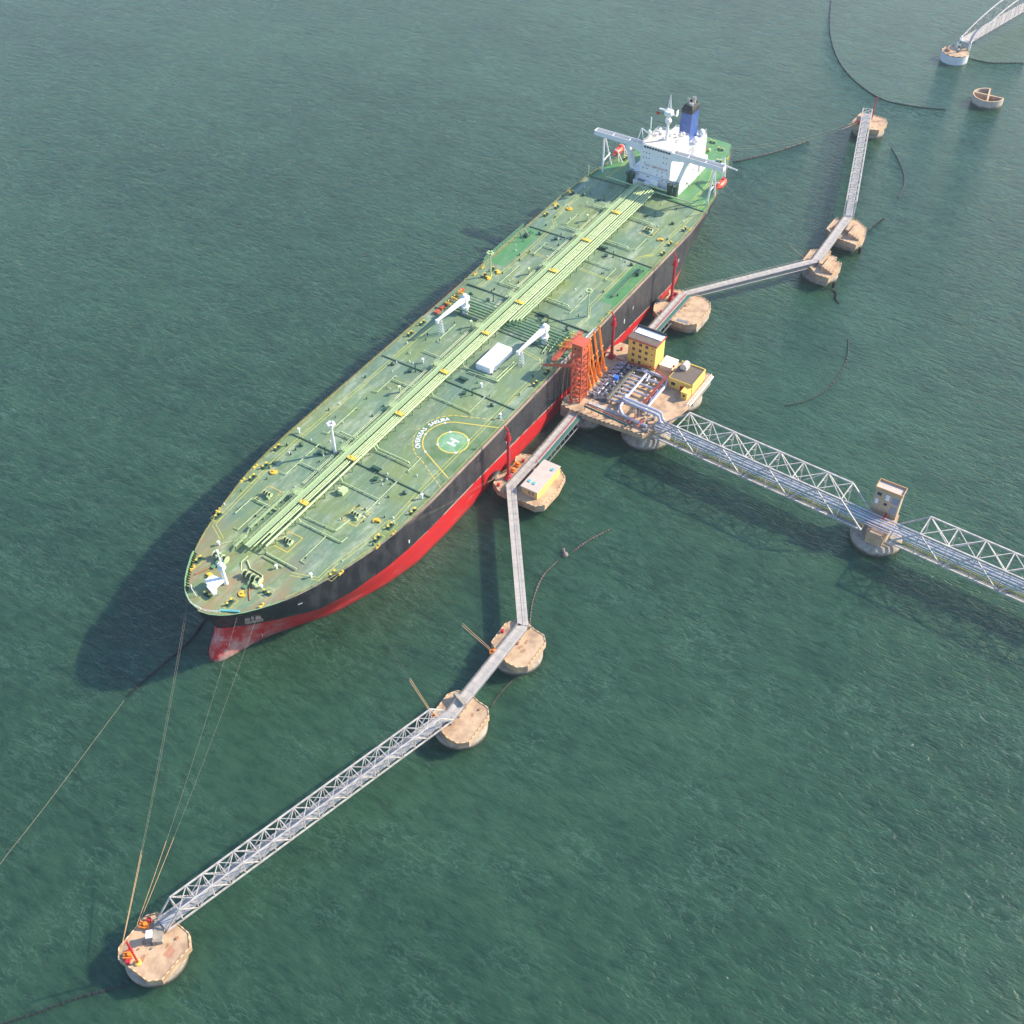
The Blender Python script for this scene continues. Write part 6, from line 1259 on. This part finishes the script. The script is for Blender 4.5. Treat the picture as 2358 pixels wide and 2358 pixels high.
boom([(569.3, 26.1, 0.12), (526.4, 9.7, 0.12), (495.8, -6.8, 0.12), (475.8, -23.7, 0.12), (462.6, -43.3, 0.12), (462.8, -60.5, 0.12), (468.3, -76.9, 0.12)], .42, 'long black floating boom curving down from the top edge right of the tanker stern', dash=(7, .8))
boom([(534.4, -68.6, 0.12), (534.4, -75.5, 0.12), (535.7, -81.6, 0.12), (544.6, -96.0, 0.12)], .5, 'black floating boom running from the white pier to the right edge', dash=(6, 1.2))
boom([(360.9, -6.3, 0.12), (377.2, -17.6, 0.12), (400.4, -29.7, 0.12)], .5, 'black floating boom trailing out from the tanker stern', dash=(9, .6))
boom([(414.7, -66.8, 0.12), (403.3, -74.8, 0.12), (391.5, -81.3, 0.12), (381.5, -84.4, 0.12), (371.2, -85.3, 0.12)], .3, 'thin dark floating boom curving beside the distant lattice footbridge')
boom([(349.9, -86.2, 0.12), (342.9, -85.0, 0.12), (335.4, -84.1, 0.12)], .42, 'short black floating boom just right of the stepped dolphin under the distant footbridge', dash=(3, .8))
boom([(284.2, -87.2, 0.12), (283.2, -89.3, 0.12), (279.1, -90.7, 0.12), (276.5, -93.4, 0.12)], .5, 'short black kinked floating boom right of the slanting walkway', dash=(2.4, .5))
boom([(255.7, -105.4, 0.12), (242.3, -109.9, 0.12), (223.3, -110.4, 0.12), (210.5, -105.9, 0.12), (203.6, -100.2, 0.12)], .32, 'dark curved floating boom on open water right of the low yellow building', dash=(5, .6))
boom([(112.6, -76.0, 0.12), (103.9, -72.3, 0.12), (96.2, -70.2, 0.12)], .34, 'brownish floating boom stretching right from the small buoy', m=mat('brownish_boom_fabric', (.08, .06, .05), .8, col2=(.25, .2, .15), scale=.8), dash=(4, .5))
boom([(90.5, -68.2, 0.12), (81.4, -67.7, 0.12), (71.2, -70.5, 0.12), (62.4, -74.8, 0.12)], .30, 'brownish floating boom curving down from the small buoy beside the long walkway', m=MATS['brownish_boom_fabric'], dash=(4, .4))
boom([(46.5, -82.7, 0.12), (42.3, -81.8, 0.12), (37.7, -81.2, 0.12), (33.7, -81.1, 0.12), (30.0, -81.5, 0.12)], .3, 'brownish floating boom trailing between the two tan dolphins left of the jetty', m=MATS['brownish_boom_fabric'], dash=(3, .4))
boom([(-112.9, -29.5, 0.12), (-104.3, -36.5, 0.12), (-95.2, -43.2, 0.12), (-86.3, -51.2, 0.12)], .38, 'black floating boom with white floats at the bottom left corner', dash=(3.2, .8))
boom([(10.7, 13.4, 0.12), (-0.5, 11.4, 0.12), (-18.1, 12.4, 0.12), (-24.7, 12.4, 0.12)], .45, 'black floating boom leading away from the tanker bow', dash=(6, .5))
boom([(-26.3, 12.1, 0.12), (-62.3, 4.8, 0.12), (-78.8, 2.0, 0.12), (-86.3, 0.2, 0.12)], .05, 'thin pale line on the water continuing from the bow boom to the left edge', m=wire)
by = MB(); c = (94.1, -69.0, 0.12); by.lathe((c[0], c[1]), [(.9, -.3), (1.1, .2), (.9, .8), (.3, 1.3)], 12); by.bar((c[0] + .8, c[1] + 1, .2), (c[0] + 1.4, c[1] + 1.6, 1.2), .5, 6)
tag(by.build('buoy', mat('grey_brown_buoy', (.22, .16, .14), .7)), 'small grey-brown buoy where two floating booms meet right of the long walkway', 'buoy')
def line(a, b, sag, r, label, tail=0.0, tailr=.06, m=wire, group='mooring lines of the tanker'):
    a, b = Vector(a), Vector(b); n = 16; P = []
    for k in range(n + 1): f = k / n; P.append(a + (b - a) * f - Vector((0, 0, sag * 4 * f * (1 - f))))
    t = thing('mooring_line', tuple(a), label, 'rope', group)
    MB().pipe([tuple(p) for p in P], r, 5).build('wire', m, t)
    if tail:
        nt_ = max(1, int(n * tail)); MB().pipe([tuple(p + Vector((0, 0, .02))) for p in P[:nt_ + 1]], tailr, 6).build('rope_tail', ropeo, t)
bowS = [(.9, 5.4, H + 1.9), (1.6, 6.5, H + 1.9)]; bowP = [(4.6, -10.0, H + .6), (9.0, -13.6, H - 1.0)]
line((-82.9, -46.8, KZ + 1), bowS[0], 2.2, .022, 'outer left thin mooring line from the bottom left dolphin to the bow', .3)
line((-82.2, -46.2, KZ + 1), bowS[1], 1.8, .022, 'thin mooring line just right of the outermost one from the bottom left dolphin', .3)
line((-75.6, -45.0, KZ + 1), bowP[0], 2.0, .022, 'third thin mooring line from the left reaching the tanker bow', .25)
line((-74.6, -45.0, KZ + 1), bowP[1], 1.6, .022, 'rightmost thin mooring line from the bottom left dolphin to the bow', .25)
line((15.0, -71.4, KZ + 1), (34.1, -25.8, H + .3), 1.0, .008, 'left mooring line from the dolphin at the lattice footbridge end to the hull', .30, .085)
line((15.6, -71.0, KZ + 1), (34.9, -26.0, H + .3), .8, .008, 'right mooring line from the dolphin at the lattice footbridge end to the hull', .30, .085)
line((43.6, -72.4, KZ + 1), (48.6, -28.9, H + .3), 1.0, .008, 'left mooring line from the dolphin under the walkway bend to the hull', .30, .085)
line((44.2, -72.0, KZ + 1), (49.6, -29.0, H + .3), .8, .008, 'right mooring line from the dolphin under the walkway bend to the hull', .30, .085)
line((114.0, -35.0, KZ + 1), (62, -30.2, H), .8, .015, 'upper spring line from the dolphin with the house running along the hull', .25, .05)
line((117, -35.0, KZ + 1), (64, -30.2, H), 1.2, .015, 'lower spring line from the dolphin with the house running along the hull', .25, .05)
line((418.4, -45.4, KZ + 1), (334, -12, H), 3.0, .02, 'upper mooring line from the farthest dolphin towards the tanker stern', .12, .12)
line((418.2, -46.8, KZ + 1), (333, -13, H), 4.0, .02, 'lower mooring line from the farthest dolphin towards the tanker stern', .14, .12)
line((290.5, -72.0, KZ + 1), (305, -24, H), 1.0, .02, 'mooring line from the left stepped dolphin up to the tanker quarter', .2, .08)
